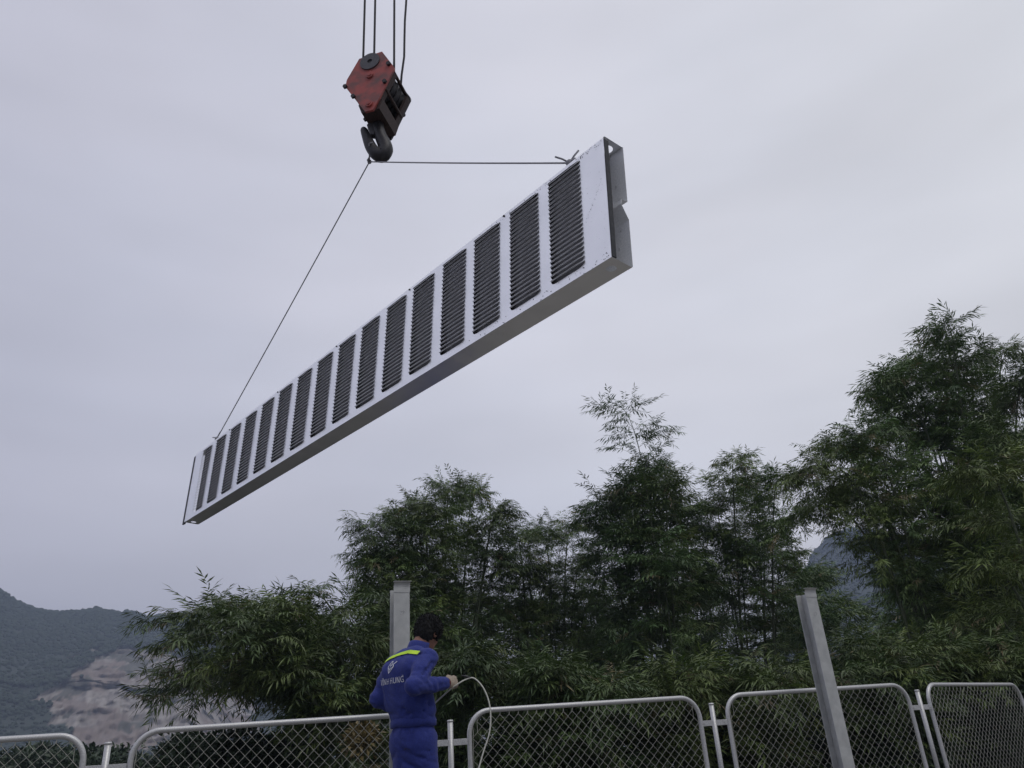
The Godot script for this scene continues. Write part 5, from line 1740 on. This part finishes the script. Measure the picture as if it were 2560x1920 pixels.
		[Vector3(-0.84, -2.40, -11.93), Vector3(-1.12, 2.73, -11.91), Vector3(-1.50, 2.53, -11.87), 0.22, 0.55],
	]],
	["bamboo_shoots", "low bamboo shoots behind the fence left of the hanging cord", "M", 0.05, Vector3(-0.08, -2.40, -11.63), [
		[Vector3(-0.37, -2.40, -11.15), Vector3(0.17, 2.50, -10.99), Vector3(0.39, 2.27, -10.83), 0.22, 0.55],
		[Vector3(0.22, -2.40, -11.54), Vector3(0.11, 2.27, -11.51), Vector3(0.29, 2.05, -11.47), 0.22, 0.55],
		[Vector3(0.15, -2.40, -11.92), Vector3(0.07, 2.38, -12.02), Vector3(0.18, 2.17, -12.11), 0.22, 0.55],
		[Vector3(0.07, -2.40, -11.25), Vector3(0.11, 2.51, -11.12), Vector3(0.26, 2.29, -10.99), 0.22, 0.55],
		[Vector3(-0.00, -2.40, -11.63), Vector3(0.09, 2.62, -11.63), Vector3(0.21, 2.40, -11.63), 0.22, 0.55],
	]],
	["bamboo_shoots", "low bamboo shoots behind the third fence panel's middle", "M", 0.05, Vector3(0.78, -2.40, -11.58), [
		[Vector3(0.46, -2.40, -11.12), Vector3(0.94, 2.23, -10.93), Vector3(1.07, 2.01, -10.76), 0.22, 0.55],
		[Vector3(1.07, -2.40, -11.46), Vector3(0.72, 2.11, -11.46), Vector3(0.50, 1.92, -11.44), 0.22, 0.55],
		[Vector3(1.03, -2.40, -11.85), Vector3(0.97, 2.38, -11.95), Vector3(1.04, 2.16, -12.04), 0.22, 0.55],
		[Vector3(0.90, -2.40, -11.19), Vector3(0.58, 2.36, -11.08), Vector3(0.15, 2.18, -10.97), 0.22, 0.55],
		[Vector3(0.86, -2.40, -11.58), Vector3(0.72, 2.30, -11.59), Vector3(0.47, 2.11, -11.60), 0.22, 0.55],
	]],
	["bamboo_shoots", "low bamboo shoots behind the third fence panel's right corner", "M", 0.05, Vector3(1.72, -2.40, -11.73), [
		[Vector3(1.36, -2.40, -11.30), Vector3(1.88, 2.20, -11.06), Vector3(2.02, 1.99, -10.87), 0.22, 0.55],
		[Vector3(2.00, -2.40, -11.59), Vector3(1.98, 2.44, -11.56), Vector3(2.14, 2.21, -11.50), 0.22, 0.55],
		[Vector3(1.99, -2.40, -11.98), Vector3(1.95, 2.21, -12.09), Vector3(2.01, 2.00, -12.17), 0.22, 0.55],
		[Vector3(1.80, -2.40, -11.33), Vector3(1.93, 2.41, -11.18), Vector3(2.09, 2.18, -11.02), 0.22, 0.55],
		[Vector3(1.79, -2.40, -11.72), Vector3(1.98, 2.09, -11.69), Vector3(2.18, 1.87, -11.66), 0.22, 0.55],
	]],
	["bamboo_shoots", "low bamboo shoots behind the fence just left of the right post", "I", 0.10, Vector3(2.86, -2.40, -11.55), [
		[Vector3(2.47, -2.40, -11.15), Vector3(3.04, 2.04, -10.85), Vector3(3.25, 1.82, -10.62), 0.22, 0.55],
		[Vector3(3.11, -2.40, -11.39), Vector3(3.01, 2.36, -11.38), Vector3(2.95, 2.16, -11.37), 0.22, 0.55],
		[Vector3(3.14, -2.40, -11.78), Vector3(2.92, 2.20, -11.93), Vector3(2.62, 2.02, -12.10), 0.22, 0.55],
		[Vector3(2.90, -2.40, -11.15), Vector3(3.12, 2.35, -10.96), Vector3(3.31, 2.12, -10.77), 0.22, 0.55],
		[Vector3(2.93, -2.40, -11.54), Vector3(3.10, 2.24, -11.49), Vector3(3.18, 2.03, -11.47), 0.22, 0.55],
	]],
	["bamboo_shoots", "bright low bamboo shoots just right of the right steel post", "I", 0.10, Vector3(4.24, -2.40, -11.73), [
		[Vector3(3.82, -2.40, -11.37), Vector3(4.05, 2.11, -11.12), Vector3(3.71, 1.93, -11.07), 0.22, 0.55],
		[Vector3(4.47, -2.40, -11.54), Vector3(4.43, 2.19, -11.53), Vector3(4.40, 1.98, -11.50), 0.22, 0.55],
		[Vector3(4.54, -2.40, -11.93), Vector3(4.55, 2.25, -12.03), Vector3(4.44, 2.06, -12.17), 0.22, 0.55],
		[Vector3(4.24, -2.40, -11.32), Vector3(4.38, 2.18, -11.13), Vector3(4.44, 1.96, -10.97), 0.22, 0.55],
		[Vector3(4.31, -2.40, -11.71), Vector3(4.64, 2.62, -11.58), Vector3(4.71, 2.40, -11.55), 0.22, 0.55],
	]],
	["bamboo_shoots", "bright low bamboo shoots above the fourth fence panel corner", "I", 0.10, Vector3(4.95, -2.40, -11.64), [
		[Vector3(4.52, -2.40, -11.30), Vector3(4.88, 2.12, -10.97), Vector3(4.71, 1.93, -10.87), 0.22, 0.55],
		[Vector3(5.16, -2.40, -11.44), Vector3(4.98, 2.14, -11.49), Vector3(4.71, 1.95, -11.57), 0.22, 0.55],
		[Vector3(5.25, -2.40, -11.82), Vector3(5.48, 2.59, -11.83), Vector3(5.53, 2.37, -11.91), 0.22, 0.55],
		[Vector3(4.92, -2.40, -11.23), Vector3(5.01, 2.40, -11.06), Vector3(4.86, 2.20, -10.98), 0.22, 0.55],
		[Vector3(5.01, -2.40, -11.61), Vector3(5.05, 2.52, -11.60), Vector3(4.67, 2.35, -11.76), 0.22, 0.55],
	]],
	["bamboo_shoots", "bright low bamboo shoots over the gap before the last panel", "I", 0.10, Vector3(5.99, -2.40, -12.37), [
		[Vector3(5.53, -2.40, -12.06), Vector3(5.88, 2.44, -11.71), Vector3(5.53, 2.25, -11.71), 0.22, 0.55],
		[Vector3(6.20, -2.40, -12.16), Vector3(6.00, 2.29, -12.23), Vector3(5.59, 2.11, -12.38), 0.22, 0.55],
		[Vector3(6.31, -2.40, -12.54), Vector3(6.36, 2.20, -12.62), Vector3(6.23, 1.99, -12.79), 0.22, 0.55],
		[Vector3(5.95, -2.40, -11.97), Vector3(6.11, 2.40, -11.74), Vector3(6.03, 2.18, -11.64), 0.22, 0.55],
		[Vector3(6.05, -2.40, -12.34), Vector3(6.52, 2.58, -12.10), Vector3(6.69, 2.34, -12.01), 0.22, 0.55],
	]],
	["bamboo_shoots", "bright low bamboo shoots over the last fence panel", "I", 0.10, Vector3(6.69, -2.40, -12.23), [
		[Vector3(6.23, -2.40, -11.93), Vector3(6.58, 2.23, -11.56), Vector3(6.29, 2.03, -11.54), 0.22, 0.55],
		[Vector3(6.88, -2.40, -12.01), Vector3(6.69, 1.97, -12.08), Vector3(6.35, 1.79, -12.23), 0.22, 0.55],
		[Vector3(7.01, -2.40, -12.38), Vector3(7.19, 2.55, -12.39), Vector3(7.07, 2.34, -12.56), 0.22, 0.55],
		[Vector3(6.62, -2.40, -11.83), Vector3(6.83, 2.43, -11.56), Vector3(6.75, 2.21, -11.46), 0.22, 0.55],
		[Vector3(6.75, -2.40, -12.19), Vector3(7.01, 2.30, -12.05), Vector3(6.96, 2.08, -12.08), 0.22, 0.55],
	]],
]
var left_ridge := [Vector2(-47.78, 0.2584), Vector2(-40.78, 0.2442), Vector2(-37.02, 0.2213), Vector2(-34.23, 0.1914), Vector2(-33.50, 0.1819), Vector2(-32.81, 0.1764), Vector2(-31.68, 0.1706), Vector2(-30.58, 0.1698), Vector2(-29.70, 0.1710), Vector2(-28.82, 0.1739), Vector2(-27.40, 0.1699), Vector2(-26.71, 0.1722), Vector2(-25.94, 0.1643), Vector2(-25.01, 0.1680), Vector2(-24.26, 0.1644), Vector2(-23.31, 0.1703), Vector2(-22.55, 0.1684), Vector2(-21.39, 0.1412), Vector2(-19.93, 0.1009), Vector2(-17.59, 0.0842), Vector2(-14.47, 0.0752), Vector2(-10.49, 0.0586), Vector2(-6.46, 0.0458)]
var right_ridge := [Vector2(15.96, 0.0666), Vector2(18.29, 0.1436), Vector2(20.35, 0.1934), Vector2(21.77, 0.2124), Vector2(23.12, 0.2163), Vector2(24.78, 0.2075), Vector2(27.00, 0.1913), Vector2(29.41, 0.1657), Vector2(32.28, 0.1525), Vector2(36.73, 0.1301)]
var quarry_outline := PackedVector2Array([Vector2(-28.35, 0.1320), Vector2(-27.46, 0.1345), Vector2(-24.29, 0.1340), Vector2(-20.68, 0.1013), Vector2(-18.54, 0.0699), Vector2(-18.41, 0.0405), Vector2(-22.47, 0.0361), Vector2(-25.60, 0.0274), Vector2(-27.56, 0.0274), Vector2(-27.93, 0.0327), Vector2(-28.77, 0.0437), Vector2(-29.42, 0.0569), Vector2(-30.50, 0.0718), Vector2(-31.32, 0.0812), Vector2(-31.21, 0.0905), Vector2(-29.88, 0.0951), Vector2(-29.44, 0.1180)])
var bush_table := [
	["round dark bush in the valley beyond the leftmost fence panel", Vector3(-22.96, 3.15, -38.70)],
	["smaller dark bush in the valley beside the leftmost fence panel", Vector3(-20.52, 2.67, -36.64)],
	["leafy bush in the valley behind the leftmost fence post", Vector3(-18.58, 2.68, -35.42)],
	["leafy bush in the valley right of the leftmost fence post", Vector3(-17.59, 2.83, -35.93)],
	["wide green bush behind the second fence panel's left part", Vector3(-6.45, 2.28, -15.73)],
	["green bush behind the middle of the second fence panel", Vector3(-5.49, 2.31, -15.56)],
	["green bush behind the second fence panel's right part", Vector3(-4.39, 2.19, -15.39)],
	["dry yellow brown bush behind the fence left of the worker", Vector3(-2.22, 1.96, -10.77)],
	["low dark bush behind the fence between worker and third panel", Vector3(-1.19, 1.78, -11.44)],
	["dark leafy bush behind the third fence panel's left half", Vector3(-0.23, 1.95, -12.50)],
	["dark leafy bush behind the third fence panel's right half", Vector3(1.34, 1.91, -12.73)],
	["dark leafy bush behind the fourth fence panel's left half", Vector3(2.95, 1.89, -12.15)],
	["dark leafy bush behind the fourth fence panel's right half", Vector3(4.74, 1.84, -11.89)],
	["dark leafy bush behind the rightmost fence panel", Vector3(6.28, 1.79, -11.95)],
]
